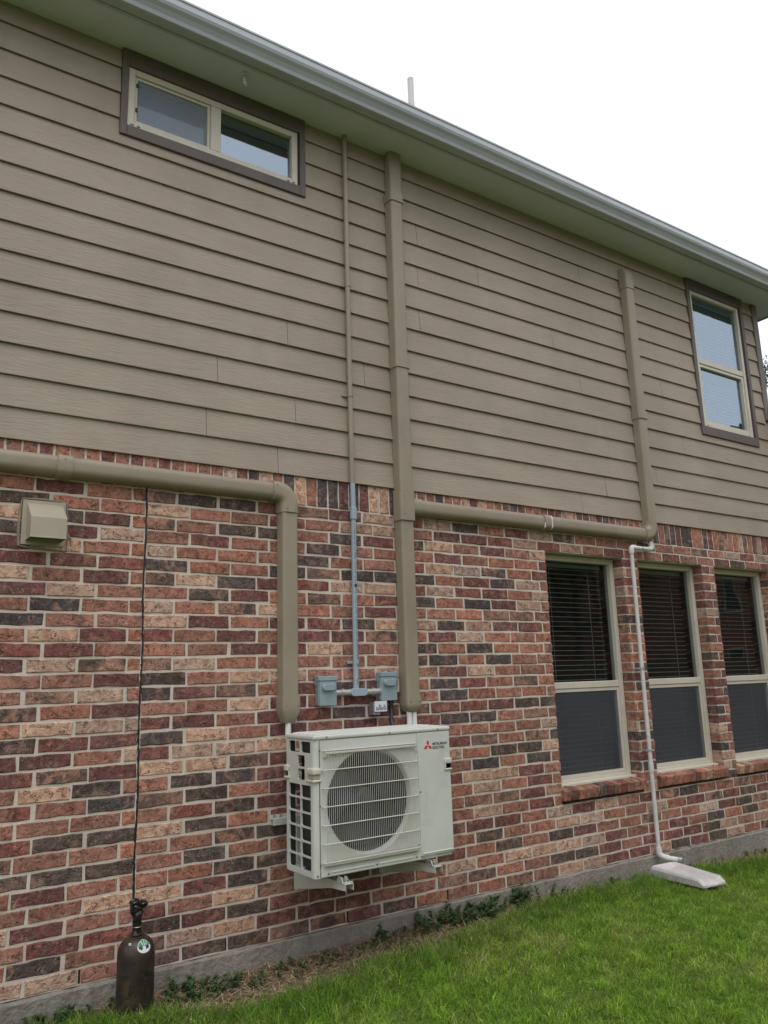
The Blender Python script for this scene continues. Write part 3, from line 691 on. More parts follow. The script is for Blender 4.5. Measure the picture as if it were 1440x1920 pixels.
cov(t_, 'end_cap', [(xv, 1.315), (xv, 1.255), (xv, 1.225), (xv, 1.165)], .0640, .0845, .034, [(1, 1), (1, 1), (.96, 1), (.60, .72)])
for x in (xv - .036, xv + .036): cscrew(x, 1.262, -.0908, t_)
# middle + right system
xm = 3.088
t2 = thing('pipe_cover', 'tan pipe cover dropping from the eave to the condenser with a branch to the right', 'pipe cover', (0, 0, 0), 'tan pipe covers on the wall')
cov(t2, 'channel', [(xm + .012, ZSOF - .001), (xm + .008, 5.0), (xm, 4.86)], .057, .077, .03, [(1, .78), (1, .85), (1, 1)], y=-.014)
cov(t2, 'channel', [(xm, 4.86), (xm, 2.63)], .057, .077, y=-.014); cov(t2, 'channel', [(xm, 2.45), (xm, 1.275)], .057, .077, y=-.010)
cov(t2, 'coupling', [(xm, 4.885), (xm, 4.815)], .0640, .0845, .033, y=-.014); cov(t2, 'coupling', [(xm, 3.605), (xm, 3.525)], .0640, .0845, .033, y=-.014)
cov(t2, 'tee', [(xm, 2.645), (xm, 2.435)], .0655, .0862, .033, y=-.012)
cov(t2, 'tee_branch', [(3.10, zc), (3.135, zc), (3.155, zc), (3.222, zc)], .0635, .0845, .040, [(1.12, .9), (1.06, .96), (1, 1), (1, 1)])
cov(t2, 'channel', [(3.18, zc), (5.63, zc)], .056, .076)
cov(t2, 'coupling', [(4.385, zc), (4.452, zc)], .0635, .0842, .033)
o = cov(t2, 'bare_band', [(4.455, zc), (4.468, zc)], .0575, .0775, .031, mat='pipe_foam', label='unpainted white band beside the coupling')
mb = MB(); mb.tube([(4.384, -.085, zc - .01), (4.386, -.080, zc - .04), (4.392, -.058, zc - .055)], [.004, .007, .004], 8); o = mb.build('paint_gap', 'pipe_foam', t2); o['label'] = 'white unpainted gap at the coupling edge'
xr = 5.690
arc = [(5.59, zc), (5.61, zc)] + [(5.61 + .080 * math.sin(a), zc + .080 - .080 * math.cos(a)) for a in np.linspace(0, math.pi / 2, 9)[1:]] + [(xr, 2.655)]
cov(t2, 'elbow', arc, .0640, .0845, .034)
cov(t2, 'channel', [(xr, 2.64), (xr, 4.85)], .056, .076, y=-.014); cov(t2, 'coupling', [(xr, 3.64), (xr, 3.575)], .0635, .0842, .033, y=-.014)
cov(t2, 'wall_inlet', [(xr, 4.82), (xr, 4.93), (xr, 4.985), (xr, 5.02), (xr, 5.035)], .061, .084, .034, [(1, 1), (1, 1), (.97, .9), (.85, .62), (.6, .25)], y=-.012)
cov(t2, 'end_cap', [(xm, 1.285), (xm, 1.235), (xm, 1.215), (xm, 1.185)], .0640, .0845, .034, [(1, 1), (1, 1), (.95, 1), (.56, .72)], y=-.010)
for x, z, y in ((xm - .034, 2.60, -.0990), (xm - .034, 2.475, -.0990), (xm - .036, 3.575, -.0990), (xm + .036, 3.57, -.0990), (xm + .034, 4.84, -.0990), (xm - .038, 1.25, -.0948), (xm + .038, 1.25, -.0948), (xr, 4.90, -.0990), (xr - .034, 3.60, -.0985), (5.61, zc + .03, -.0908)): cscrew(x, z, y, t2)

# insulated pipes leaving the covers
t3 = thing('refrigerant_pipe', 'white insulated pipe running from the left tan cover down behind the condenser', 'pipe', (2.17, -.06, .6), 'white insulated pipes')
mb = MB(); mb.tube(fillet([(2.205, -.045, 1.19), (2.20, -.05, 1.10), (2.215, -.09, .90), (2.32, -.12, .82)], .06), .017, 14); o = mb.build('insulation', 'pipe_foam', t3); o.location = (-2.17, .06, -.6)
for k, dx in enumerate((-.0195, .0195)):
    mb = MB(); mb.tube(fillet([(xm + dx, -.048, 1.205), (xm + dx, -.052, 1.05), (xm + dx - .03, -.11, .93), (xm - .06 + dx, -.14, .90)], .05), .0175, 14)
    tag(mb.build('refrigerant_pipe', 'pipe_foam'), ('white insulated pipe under the middle tan cover, the left one of the pair', 'white insulated pipe under the middle tan cover, the right one of the pair')[k], 'pipe', 'white insulated pipes')

# ------------------------------------------------------------------ conduit, disconnect boxes
tc = thing('conduit', 'thin conduit down the wall, tan painted above and grey blue plastic below', 'conduit', (2.683, 0, 1.3))
def cb(name, mb, mat, lab=None):
    o = mb.build(name, mat, tc); o.location = (-2.683, 0, -1.3)
    if lab: o['label'] = lab
    return o
cx, cy = 2.683, -.036
cb('painted_tube', MB().tube([(cx - .004, cy, ZSOF), (cx - .004, cy, 3.6), (cx, cy, 2.655)], .0172, 16), 'cover_paint', 'upper length painted tan like the siding')
cb('plastic_tube', MB().tube([(cx + .002, cy, 2.655), (cx + .004, cy, 2.49)], .0173, 16), 'pvc_grey')
cb('plastic_tube', MB().tube([(cx + .004, cy, 2.49), (cx - .004, cy, 1.40)], .0168, 16), 'pvc_grey')
cb('coupling', MB().lathe([(.017, .0), (.0225, .0), (.0225, .078), (.019, .082), (.0165, .082)], (cx + .004, cy, 2.415), 18), 'pvc_grey')
for sz, m_ in ((4.06, 'cover_paint'), (3.26, 'cover_paint'), (1.505, 'pvc_grey')):
    mb = MB(); mb.lathe([(.018, -.010), (.0208, -.010), (.0208, .010), (.018, .010)], (cx - .002, cy, sz), 16); mb.bbox((cx - .052, -.022, sz - .009), (cx - .016, -.008, sz + .009), .002); cb('strap', mb, m_)
mb = MB()
for k in range(58):    # row of small printed marks down the plastic
    z = 2.38 - k * .0158
    if random.random() < .8: mb.box((cx + .0005 - .0038, cy - .0176, z), (cx + .0005 + random.uniform(-.001, .0038), cy - .0164, z + random.uniform(.003, .008)))
cb('printed_marks', mb, 'print_blue')
cb('plug', MB().lathe([(0, -.004), (.009, -.004), (.009, .002)], (cx - .0, cy - .0165, 1.985), 12, 'y'), 'cable_black')
cb('coupling', MB().lathe([(.017, 0), (.0205, 0), (.0205, .03), (.017, .03)], (cx - .004, cy, 1.372), 16), 'fitting_metal')
# conduit body (tee) and its nipples
mb = MB(); ring = []
def stadium(w, h, n=8):
    P = []
    for k in range(n + 1): a = -math.pi / 2 + math.pi * k / n; P.append((w / 2 - h / 2 + h / 2 * math.cos(a), h / 2 * math.sin(a)))
    for k in range(n + 1): a = math.pi / 2 + math.pi * k / n; P.append((-w / 2 + h / 2 + h / 2 * math.cos(a), h / 2 * math.sin(a)))
    return P
TX, TZ = 2.690, 1.322
mb.loft([[(TX + u, y, TZ + v) for u, v in stadium(w, h)] for y, w, h in ((-.012, .118, .044), (-.052, .124, .047), (-.060, .124, .047), (-.063, .118, .042))], True, True, False); mb.tube([(cx - .004, cy, TZ), (cx - .004, cy, 1.375)], .0195, 16)
smooth_edges(cb('conduit_body', mb, 'pvc_grey'), 35)
def nip(xa, xb):
    mb = MB(); mb.tube([(xa, cy, TZ), (xb, cy, TZ)], .0195, 16); 
    xm_ = (xa + xb) / 2; mb.tube([(xm_ - .008, cy, TZ), (xm_ + .008, cy, TZ)], .0245, 16); mb.tube([(xb - .014, cy, TZ), (xb, cy, TZ)], .0235, 16); cb('nipple', mb, 'fitting_metal')
nip(2.634, 2.524); nip(2.745, 2.862)
def disconnect(x0, x1, z0, z1, label):
    t_ = thing('disconnect_box', label, 'electrical box', ((x0 + x1) / 2, 0, z0), 'grey disconnect boxes above the condenser')
    X = (x0 + x1) / 2; L = lambda a, b_: ((a[0] - X, a[1], a[2] - z0), (b_[0] - X, b_[1], b_[2] - z0))
    mb = MB(); mb.bbox(*L((x0, -.050, z0), (x1, -.004, z1)), .003); mb.build('enclosure', 'box_grey', t_)
    mb = MB(); mb.bbox(*L((x0 - .004, -.063, z1 - .024), (x1 + .004, -.003, z1 + .004)), .003); mb.bbox(*L((x0 - .004, -.040, z1 - .052), (x0 - .001, -.003, z1 - .02)), .001); mb.build('hood', 'box_grey', t_)
    mb = MB(); mb.bbox(*L((x0 + .003, -.059, z0 - .003), (x1 - .003, -.0505, z1 - .026)), .002); cov_ = mb.build('cover', 'box_grey', t_)
    w = x1 - x0; zc_ = z1 - .062
    mb = MB(); P = stadium(w * .78, .044); mb.loft([[(u * s, y, v * s + zc_ - z0) for u, v in P] for y, s in ((-.058, 1.0), (-.069, 1.0), (-.077, .93), (-.081, .8))], True, True, False); smooth_edges(mb.build('pull_handle', 'box_grey', t_), 40)
    mb = MB()
    for k in range(3): mb.bbox((-.012, -.0602, .03 + k * .016), (.006, -.0588, .036 + k * .016), .0005)
    mb.build('embossed_mark', 'box_grey', cov_)
    return t_
disconnect(2.406, 2.530, 1.252, 1.420, 'grey electrical disconnect box left of the small conduit tee')
disconnect(2.853, 2.976, 1.266, 1.436, 'grey electrical disconnect box right of the small conduit tee')
# small junction box with a data plate, under the right disconnect
tj = thing('junction_box', 'small metal box with a white printed label under the right disconnect box', 'junction box', (2.842, 0, 1.19))
MB().bbox((-.05, -.062, .006), (.045, -.002, .066), .004).build('enclosure', 'junction_metal', tj)
pl = MB().bbox((-.046, -.066, .008), (.046, -.0625, .072), .001).build('label_plate', 'label_white', tj)
mb = MB(); random.seed(4)
for k in range(11):
    u = -.037 + k * .0072; h = random.uniform(.012, .038); mb.box((u, -.0668, .016 + random.uniform(0, .004)), (u + .0038, -.0659, .018 + h))
mb.build('printed_marks', 'print_blue', pl)
MB().bbox((-.05, -.06, -.012), (.0, -.004, .006), .003).build('bracket', 'junction_metal', tj)
random.seed(23)
mb = MB(); mb.tube(fillet([(2.945, -.03, 1.272), (2.945, -.03, 1.21), (2.928, -.05, 1.13), (2.92, -.13, 1.02), (2.95, -.19, .98)], .05), .0125, 12); mb.tube([(2.945, -.03, 1.272), (2.945, -.03, 1.243)], .0175, 14)
tag(mb.build('cable_whip', 'cable_black'), 'black flexible cable dropping from the right disconnect box', 'cable')

# ------------------------------------------------------------------ condenser unit
UX0, UX1, UY0, UY1, UZ0, UZ1 = 2.12, 3.03, -.50, -.185, .405, 1.115
ac = thing('air_conditioner', 'ivory outdoor condenser unit with round fan grille mounted on the brick wall', 'air conditioner', (2.575, -.34, UZ0))
OFF = Vector((2.575, -.34, UZ0))
def ap(name, mb, mat, parent=None, label=None):
    o = mb.build(name, mat, parent or ac)
    if parent is None: o.location = -OFF
    if label: o['label'] = label
    return o
LZ = 1.090     # underside of the lid
FC, FR = (2.467, .757), .274
PX = 2.793     # seam between fan panel and service panel
# fan panel with round opening and bell mouth
mb = MB(); n = 96; inner = []; outer = []
rx0, rx1, rz0, rz1 = UX0 + .030, PX - .001, UZ0 + .004, LZ - .002
angs = sorted([2 * math.pi * k / n for k in range(n)] + [math.atan2(z - FC[1], x - FC[0]) % (2 * math.pi) for x in (rx0, rx1) for z in (rz0, rz1)])
for a in angs:
    ca, sa = math.cos(a), math.sin(a); inner.append((FC[0] + FR * ca, UY0, FC[1] + FR * sa))
    s = min(((rx1 if ca > 0 else rx0) - FC[0]) / ca if abs(ca) > 1e-9 else 9, ((rz1 if sa > 0 else rz0) - FC[1]) / sa if abs(sa) > 1e-9 else 9)
    outer.append((FC[0] + s * ca, UY0, FC[1] + s * sa))
na = len(angs)
def rr_(r, y): return [(FC[0] + r * math.cos(a), y, FC[1] + r * math.sin(a)) for a in angs]
back = [(x, y + .012, z) for x, y, z in outer]
mb.loft([back, outer, inner], True, False, False)
fp = ap('front_panel', mb, 'unit_paint')
mb = MB(); mb.loft([rr_(FR, UY0), rr_(FR - .003, UY0 + .003), rr_(FR - .009, UY0 + .012), rr_(FR - .012, UY0 + .028)], True, False, True); ap('bell_mouth', mb, 'unit_paint', None)
mb = MB(); mb.loft([rr_(FR - .0122, UY0 + .028), rr_(FR - .016, UY0 + .14)], True, False, True); ap('fan_shroud', mb, 'unit_inside', None)
# rounded left corner post, bottom strip
R0 = .026; mb = MB(); cor = [(UX0 + .034, UY0)] + [(UX0 + R0 - R0 * math.sin(a), UY0 + R0 - R0 * math.cos(a)) for a in np.linspace(0, math.pi / 2, 7)] + [(UX0, UY0 + .040), (UX0 + .012, UY0 + .040), (UX0 + .034, UY0 + .012)]
mb.loft([[(x, y, z) for x, y in cor] for z in (UZ0, LZ)], True, True, False); smooth_edges(ap('corner_post', mb, 'unit_paint'), 30)
# service panel, right end, base pan
mb = MB(); mb.bbox((PX + .001, UY0 - .001, UZ0 + .016), (UX1, UY0 + .03, LZ - .001), .005, 2); sp = ap('service_panel', mb, 'unit_paint')
mb = MB(); mb.bbox((UX1 - .012, UY0 + .031, UZ0 + .002), (UX1 - .001, UY1, LZ - .001), .002); ap('end_panel', mb, 'unit_paint')
mb = MB(); mb.bbox((UX0 + .003, UY0 + .013, UZ0 - .004), (UX1 - .003, UY1 - .002, UZ0 + .020), .003); ap('base_pan', mb, 'unit_paint')
for a, b_ in ((2.215, 2.480), (2.515, 2.735), (2.81, 3.02)):
    z_ = UZ0 + (.022 if a < 2.8 else .030); mb = MB(); mb.tube([(a, UY0 - .0005, z_), (b_, UY0 - .0005, z_)], .0045, 8); ap('stiffening_rib', mb, 'unit_paint')
# lid
mb = MB(); mb.bbox((UX0 - .006, UY0 - .006, LZ), (UX1 + .005, UY1 + .004, UZ1), .010, 3)
lid = ap('top_lid', mb, 'unit_paint')
for k in range(5):
    y = UY0 + .045 + k * .055; mb = MB(); mb.bbox((UX0 + .03, y, UZ1 - .003), (UX1 - .03, y + .030, UZ1 + .0045), .003); ap('lid_rib', mb, 'unit_paint', lid)
# left side panel with window openings
mb = MB(); xs_a, xs_b = UX0 + .001, UX0 + .010
ys_l = [UY1, -.222, -.344, -.358, -.466, UY0 + .034]
rows_ = [(1.024, 1.078)]; holes = []
for z0h, z1h in ((1.022, 1.080),): holes += [(-.338, -.215, z0h, z1h), (-.462, -.352, z0h, z1h)]
holes += [(-.395, -.315, .948, 1.008), (-.395, -.315, .880, .938)]
for k in range(6):
    zb_ = .433 + k * .0722; holes += [(-.342, -.213, zb_, zb_ + .063), (-.466, -.352, zb_, zb_ + .063)]
yy = sorted(set([UY0 + .030, UY1] + [h for H in holes for h in H[:2]])); zz = sorted(set([UZ0 + .002, LZ - .001] + [h for H in holes for h in H[2:]]))
for i in range(len(yy) - 1):
    for j in range(len(zz) - 1):
        cy_, cz_ = (yy[i] + yy[i + 1]) / 2, (zz[j] + zz[j + 1]) / 2
        if any(H[0] < cy_ < H[1] and H[2] < cz_ < H[3] for H in holes): continue
        mb.box((xs_a, yy[i], zz[j]), (xs_b, yy[i + 1], zz[j + 1]))
for H in holes:         # rounded corners of the openings
    for sy in (0, 1):
        for szz in (0, 1):
            py, pz = H[sy], H[2 + szz]; dy = (.011 if sy == 0 else -.011); dz = (.011 if szz == 0 else -.011); c_ = (py + dy, pz + dz)
            arc_ = [(c_[0] - dy * math.cos(a), c_[1] - dz * math.sin(a)) for a in np.linspace(0, math.pi / 2, 5)]
            poly = [(py, pz)] + arc_; k0 = [(xs_a + .0003, y, z) for y, z in poly]; k1 = [(xs_b - .0003, y, z) for y, z in poly]; m_ = len(poly)
            mb.add(k0 + k1, [tuple(range(m_)), tuple(range(m_, 2 * m_))] + [(i, (i + 1) % m_, m_ + (i + 1) % m_, m_ + i) for i in range(m_)])
ap('side_panel', mb, 'unit_paint', label='slotted left side panel with a grid of openings')
# inside: heat exchanger bends, added dark plate, partition, fan
mb = MB(); mb.box((UX0 + .030, UY0 + .035, UZ0 + .022), (UX0 + .055, -.345, LZ - .004)); ap('coil_or_shade_plate', mb, 'coil_dark')
mb = MB(); mb.box((UX0 + .055, -.350, UZ0 + .022), (UX0 + .072, -.262, LZ - .004)); ap('coil_or_shade_plate', mb, 'coil_dark')  # added dark plate imitating the shaded brick behind the rear openings
mb = MB(); mb.box((2.36, UY1 - .045, UZ0 + .022), (UX1 - .03, UY1 - .018, LZ - .004)); ap('coil_or_shade_plate', mb, 'coil_dark')
mb = MB(); mb.box((PX + .004, UY0 + .032, UZ0 + .022), (PX + .012, UY1 - .05, LZ - .004)); ap('partition', mb, 'unit_inside')
mb = MB(); mb.box((UX0 + .014, UY1 - .030, UZ0 + .022), (UX0 + .040, UY1 - .004, LZ - .004)); ap('rear_post', mb, 'unit_inside')
fan = ap('fan', MB().lathe([(0, -.012), (.045, -.010), (.06, .0), (.064, .05)], (FC[0], UY0 + .055, FC[1]), 32, 'y'), 'fan_dark')
for k in range(3):
    a0_ = 2 * math.pi * k / 3 + .5; rings = []
    for i in range(9):
        q = i / 8; r = .055 + (.245 - .055) * q; row_ = []
        for j in range(9):
            s = j / 8 - .5; a = a0_ + s * (1.15 + .35 * q) + .35 * q
            row_.append((FC[0] + r * math.cos(a), UY0 + .085 - s * .075 * (1 - .2 * q), FC[1] + r * math.sin(a)))
        rings.append(row_)
    m2 = MB(); m2.loft(rings, False, False, True); m2.loft([[(x, y + .004, z) for x, y, z in r_] for r_ in rings], False, False, True); ap('fan_blade', m2, 'fan_dark', fan)
mb = MB(); mb.lathe([(.05, 0), (.05, .1)], (FC[0], UY0 + .13, FC[1]), 24, 'y', True); ap('fan_motor', mb, 'unit_inside')
# grille: frame, upright wires, cross bars
gx0, gx1, gz0, gz1 = 2.176, 2.776, .478, 1.034
gy = UY0 - .020
grl = ap('fan_grille', MB().tube(fillet([(gx0, UY0 + .001, gz1), (gx0, gy, gz1), (gx1, gy, gz1), (gx1, UY0 + .001, gz1)], .015), .0038, 8), 'unit_plastic')
me_w = None; nw = 48
for k in range(nw):
    x = gx0 + .010 + (gx1 - gx0 - .020) * k / (nw - 1)
    if me_w is None: me_w = MB().tube(fillet([(0, .020, gz0 + .004), (0, -.002, gz0 + .004), (0, -.002, gz1 - .004), (0, .020, gz1 - .004)], .012, 3), .00125, 6).mesh('grille_wire')
    o = obj('grille_wire', me_w, 'unit_plastic', grl); o.location = (x, gy + .003, 0)
for z in (gz0, .568, .660, .752, .844, .936):
    mb = MB(); mb.tube(fillet([(gx0 - .008, UY0 + .002, z), (gx0 - .008, gy - .002, z), (gx1 + .004, gy - .002, z), (gx1 + .004, UY0 + .002, z)], .016), .0031, 8); ap('grille_bar', mb, 'unit_plastic', grl)
mb = MB()
mb.bbox((gx0 + .004, UY0 - .022, gz1 - .020), (gx1 - .004, UY0 - .0005, gz1 - .004), .004)
ap('grille_rail', mb, 'unit_plastic', grl); mb = MB(); mb.bbox((gx0 + .004, UY0 - .018, gz0 - .018), (gx1 - .004, UY0 - .0005, gz0 - .004), .003); ap('grille_rail', mb, 'unit_plastic', grl)
for sx_, x in ((1, gx0), (-1, gx1)):
    mb = MB(); mb.loft([[(x, UY0 - .02, gz1 - .010), (x, UY0 - .001, gz1 - .010), (x, UY0 - .001, gz1 - .034), (x, UY0 - .014, gz1 - .034)], [(x + sx_ * .085, UY0 - .02, gz1 - .006), (x + sx_ * .085, UY0 - .001, gz1 - .006), (x + sx_ * .085, UY0 - .001, gz1 - .012), (x + sx_ * .085, UY0 - .014, gz1 - .012)]], True, True, False); ap('grille_ear', mb, 'unit_plastic', grl)
# handles
def handle(x0, x1, y0_, z0, z1, d):
    mb = MB(); mb.bbox((x0, y0_ - d, z0 + (z1 - z0) * .55), (x1, y0_ + .03, z1), .006, 2); mb.bbox((x0, y0_ - d, z0), (x1, y0_ + .03, z0 + .010), .003); mb.bbox((x0, y0_ - d, z0 + .005), (x0 + .008, y0_ + .03, z1 - .01), .002)
    h = ap('handle', mb, 'unit_plastic'); mb = MB(); mb.bbox((x0 + .006, y0_ - .001, z0 + .009), (x1 - .002, y0_ + .002, z0 + (z1 - z0) * .56), .001); ap('recess', mb, 'fan_dark', h)
handle(2.983, UX1 + .006, UY0, .868, .934, .010)
mb = MB(); mb.bbox((UX0 - .012, UY0 - .010, .915), (UX0 + .040, UY0 + .070, .948), .008, 2); mb.bbox((UX0 - .012, UY0 - .010, .878), (UX0 + .040, UY0 + .070, .890), .004, 2); h = ap('handle', mb, 'unit_plastic')
mb = MB(); mb.bbox((UX0 - .003, UY0 - .002, .889), (UX0 + .036, UY0 + .064, .916), .004); ap('recess', mb, 'hood_paint', h)
mb = MB(); mb.bbox((UX0 - .014, UY1 - .035, .915), (UX0 + .012, UY1 + .010, .948), .006); mb.bbox((UX0 - .014, UY1 - .035, .878), (UX0 + .012, UY1 + .010, .890), .004); mb.bbox((UX0 - .006, UY1 - .035, .886), (UX0 + .006, UY1 - .029, .93), .002); h = ap('handle', mb, 'unit_plastic')
mb = MB(); mb.bbox((UX0 - .002, UY1 - .028, .890), (UX0 + .008, UY1 + .004, .916), .002); ap('recess', mb, 'coil_dark', h)
# screws
for x, z in ((2.195, LZ + .012), (2.60, LZ + .012), (2.94, LZ + .012), (2.135, UZ0 + .014), (2.20, UZ0 + .016), (2.50, UZ0 + .018), (2.765, UZ0 + .020), (2.83, UZ0 + .028), (2.805, .765), (2.153, 1.035), (2.153, .470), (2.782, .985), (2.782, .487), (2.153, .757)):
    mb = MB(); mb.lathe([(0, -.003), (.0042, -.0025), (.005, .001)], (x, UY0 - (.006 if z > LZ else .001), z), 10, 'y'); ap('screw', mb, 'screw_metal')
# emblem: three red rhombi, then two lines of lettering
em = MB(); E0 = (2.8695, 1.0125); s_ = .0175
for ang in (90, 210, 330):
    a = R_(ang); ux, uz = math.cos(a), math.sin(a); px_, pz_ = -uz, ux
    L_ = s_ * 1.9; W_ = s_ * .55
    P = [(0, 0), (L_ / 2, W_), (L_, 0), (L_ / 2, -W_)]
    Q = [(E0[0] + ux * u + px_ * v, E0[1] + uz * u + pz_ * v) for u, v in P]
    em.add([(x, UY0 - .0022, z) for x, z in Q] + [(x, UY0 - .0008, z) for x, z in Q], [(0, 1, 2, 3), (4, 5, 6, 7)] + [(i, (i + 1) % 4, 4 + (i + 1) % 4, 4 + i) for i in range(4)])
ap('emblem', em, 'emblem_red', sp, 'three red rhombi emblem')
def lettering(text, x0, x1, zb, h, y, mat, parent):
    cu = bpy.data.curves.new('lettering', 'FONT'); cu.body = text; cu.extrude = .0004; cu.offset = .012
    tmp = bpy.data.objects.new('tmp', cu); COL.objects.link(tmp); bpy.context.view_layer.update()
    me = bpy.data.meshes.new_from_object(tmp.evaluated_get(bpy.context.evaluated_depsgraph_get())); bpy.data.objects.remove(tmp)
    co = np.empty(len(me.vertices) * 3); me.vertices.foreach_get('co', co); co = co.reshape(-1, 3)
    mn, mx = co.min(0), co.max(0)
    new = np.stack([x0 + (co[:, 0] - mn[0]) / (mx[0] - mn[0]) * (x1 - x0), y - co[:, 2], zb + (co[:, 1] - mn[1]) / (mx[1] - mn[1]) * h], 1)
    me.vertices.foreach_set('co', new.ravel()); me.update(); me.materials.clear()
    return obj('lettering', me, mat, parent)
lettering('MITSUBISHI', 2.9035, 3.008, 1.0135, .0145, UY0 - .0018, 'print_navy', sp)
lettering('ELECTRIC', 2.9035, 2.992, .9925, .0145, UY0 - .0018, 'print_navy', sp)
# wall bracket that carries it
br = thing('wall_bracket', 'cream steel bracket bolted to the bricks under the condenser', 'bracket', (2.575, 0, .6))
def bp(name, mb, mat):
    o = mb.build(name, mat, br); o.location = (-2.575, 0, -.6); return o
mb = MB(); mb.bbox((2.108, -.010, .608), (3.06, -.004, .662), .001); mb.bbox((2.108, -.042, .640), (3.06, -.0102, .645), .001); mb.bbox((2.108, -.042, .608), (3.06, -.038, .6398), .001); bp('rail', mb, 'bracket_paint')
for x in (2.125, 2.165, 3.03):
    mb = MB(); mb.lathe([(0, -.012), (.008, -.012), (.008, -.003), (.014, -.003), (.014, .0)], (x, -.0102, .6525), 8, 'y'); bp('bolt', mb, 'galvanized')
for x in (2.285, 2.865):
    mb = MB(); w = .025; ya_, yb_ = -.565, -.012
    def arm(xx, t): return [[(xx, y, z_t), (xx + t, y, z_t), (xx + t, y, z_b), (xx, y, z_b)] for y, z_t, z_b in ((ya_, .372, .340), (-.42, .372, .330), (-.22, .372, .290), (yb_, .372, .250))]
    mb.loft(arm(x - w, .003), True, True, False); mb.loft(arm(x + w - .003, .003), True, True, False); mb.box((x - w + .003, ya_, .3692), (x + w - .003, yb_, .372))
    bp('arm', mb, 'bracket_paint')
    mb = MB(); mb.bbox((x - .03, -.045, .25), (x + .03, -.0425, .61), .001); mb.bbox((x - .03, -.0424, .25), (x - .027, -.008, .66), .001); mb.bbox((x + .027, -.0424, .25), (x + .03, -.008, .66), .001); bp('upright', mb, 'bracket_paint')
    for yy_ in (-.515, -.235):
        mb = MB(); mb.bbox((x - .032, yy_ - .035, .3725), (x + .032, yy_ + .035, .3775), .001); mb.loft([[(x - .03, yy_ - .03, .3775), (x - .03, yy_ + .03, .3775), (x - .03, yy_ + .018, .402), (x - .03, yy_ - .018, .402)], [(x - .026, yy_ - .03, .3775), (x - .026, yy_ + .03, .3775), (x - .026, yy_ + .018, .402), (x - .026, yy_ - .018, .402)]], True, True, False)
        mb.tube([(x, yy_ - .012, .3775), (x, yy_ - .012, .402)], .009, 6); mb.tube([(x, yy_ - .012, .385), (x, yy_ - .012, .393)], .015, 6); bp('foot_clamp', mb, 'galvanized')

# ------------------------------------------------------------------ dryer vent hood
vh = thing('vent_hood', 'square tan vent hood screwed to the bricks at the left edge', 'vent hood', (.815, 0, 2.12))
def vp_(name, mb, mat): o = mb.build(name, mat, vh); o.location = (-.815, 0, -2.12); return o
vp_('back_plate', MB().bbox((.712, -.012, 2.118), (.922, -.001, 2.352), .003), 'hood_paint')
mb = MB(); hx0, hx1 = .733, .905; pr = [(-.012, 2.335), (-.135, 2.243), (-.135, 2.140), (-.012, 2.140)]
mb.add([(hx0, y, z) for y, z in pr] + [(hx1, y, z) for y, z in pr], [(0, 1, 5, 4), (1, 2, 6, 5), (0, 1, 2, 3), (4, 5, 6, 7)])
pi_ = [(-.012, 2.330), (-.131, 2.240), (-.131, 2.140), (-.012, 2.140)]
mb.add([(hx0 + .004, y, z) for y, z in pi_] + [(hx1 - .004, y, z) for y, z in pi_], [(0, 1, 5, 4), (1, 2, 6, 5), (0, 1, 2, 3), (4, 5, 6, 7)])
mb.bbox((hx0 - .001, -.137, 2.138), (hx1 + .001, -.130, 2.146), .001)
vp_('hood', mb, 'hood_paint')
vp_('damper', MB().bbox((hx0 + .01, -.10, 2.155), (hx1 - .01, -.013, 2.160), .001), 'cable_black')
mb = MB(); pts = [(.705, 2.112), (.70, 2.2), (.703, 2.30), (.708, 2.358), (.80, 2.362), (.90, 2.357), (.928, 2.35), (.93, 2.25), (.94, 2.17), (.935, 2.10), (.85, 2.10), (.76, 2.106), (.705, 2.112)]
mb.tube([(x, -.002, z) for x, z in pts], [random.uniform(.004, .008) for _ in pts], 8); mb.tube([(.935, .002, 2.20), (.955, .003, 2.16), (.957, .003, 2.125)], [.005, .008, .005], 8); vp_('sealant', mb, 'hood_caulk')

# ------------------------------------------------------------------ drain pipe and splash block
td = thing('drain_pipe', 'white plastic drain pipe running down the brick pier to the splash block', 'drain pipe', (5.40, 0, -.1))
def dp_(name, mb, mat='pvc_white'): o = mb.build(name, mat, td); o.location = (-5.40, 0, .1); return o
dy_ = -.050; r_ = .0165
dp_('tube', MB().tube([(5.672, dy_, 2.48), (5.672, dy_, 2.435)], .0150, 14)); 
def elbow(pts, r): return MB().tube(fillet(pts, .024, 6), r, 14)
dp_('elbow', elbow([(5.672, dy_, 2.462), (5.672, dy_, 2.412), (5.62, dy_, 2.412)], .0225)); dp_('tube', MB().tube([(5.64, dy_, 2.412), (5.43, dy_, 2.414)], r_, 14)); dp_('coupling', MB().tube([(5.535, dy_, 2.413), (5.545, dy_, 2.413)], .019, 14), 'fitting_metal')
dp_('elbow', elbow([(5.455, dy_, 2.414), (5.405, dy_, 2.414), (5.405, dy_, 2.362)], .0225))
dp_('tube', MB().tube([(5.405, dy_, 2.37), (5.402, dy_, 1.3), (5.40, dy_, .03)], r_, 14)); dp_('coupling', MB().tube([(5.401, dy_, .69), (5.401, dy_, .62)], .0215, 14))
for z in (1.42, .78):
    mb = MB(); mb.lathe([(.017, -.008), (.0205, -.008), (.0205, .008), (.017, .008)], (5.401, dy_, z), 14); mb.bbox((5.365, -.048, z - .008), (5.385, -.004, z + .008), .002); dp_('strap', mb, 'fitting_metal')
dp_('elbow', MB().tube(fillet([(5.40, dy_, .06), (5.40, dy_, .0), (5.445, -.105, -.018)], .05, 8), .0225, 14)); dp_('tube', MB().tube([(5.43, -.086, -.014), (5.485, -.155, -.024)], .0175, 14)); dp_('threaded_end', MB().tube([(5.483, -.153, -.0236), (5.502, -.176, -.026)], .0215, 12), 'junction_metal')
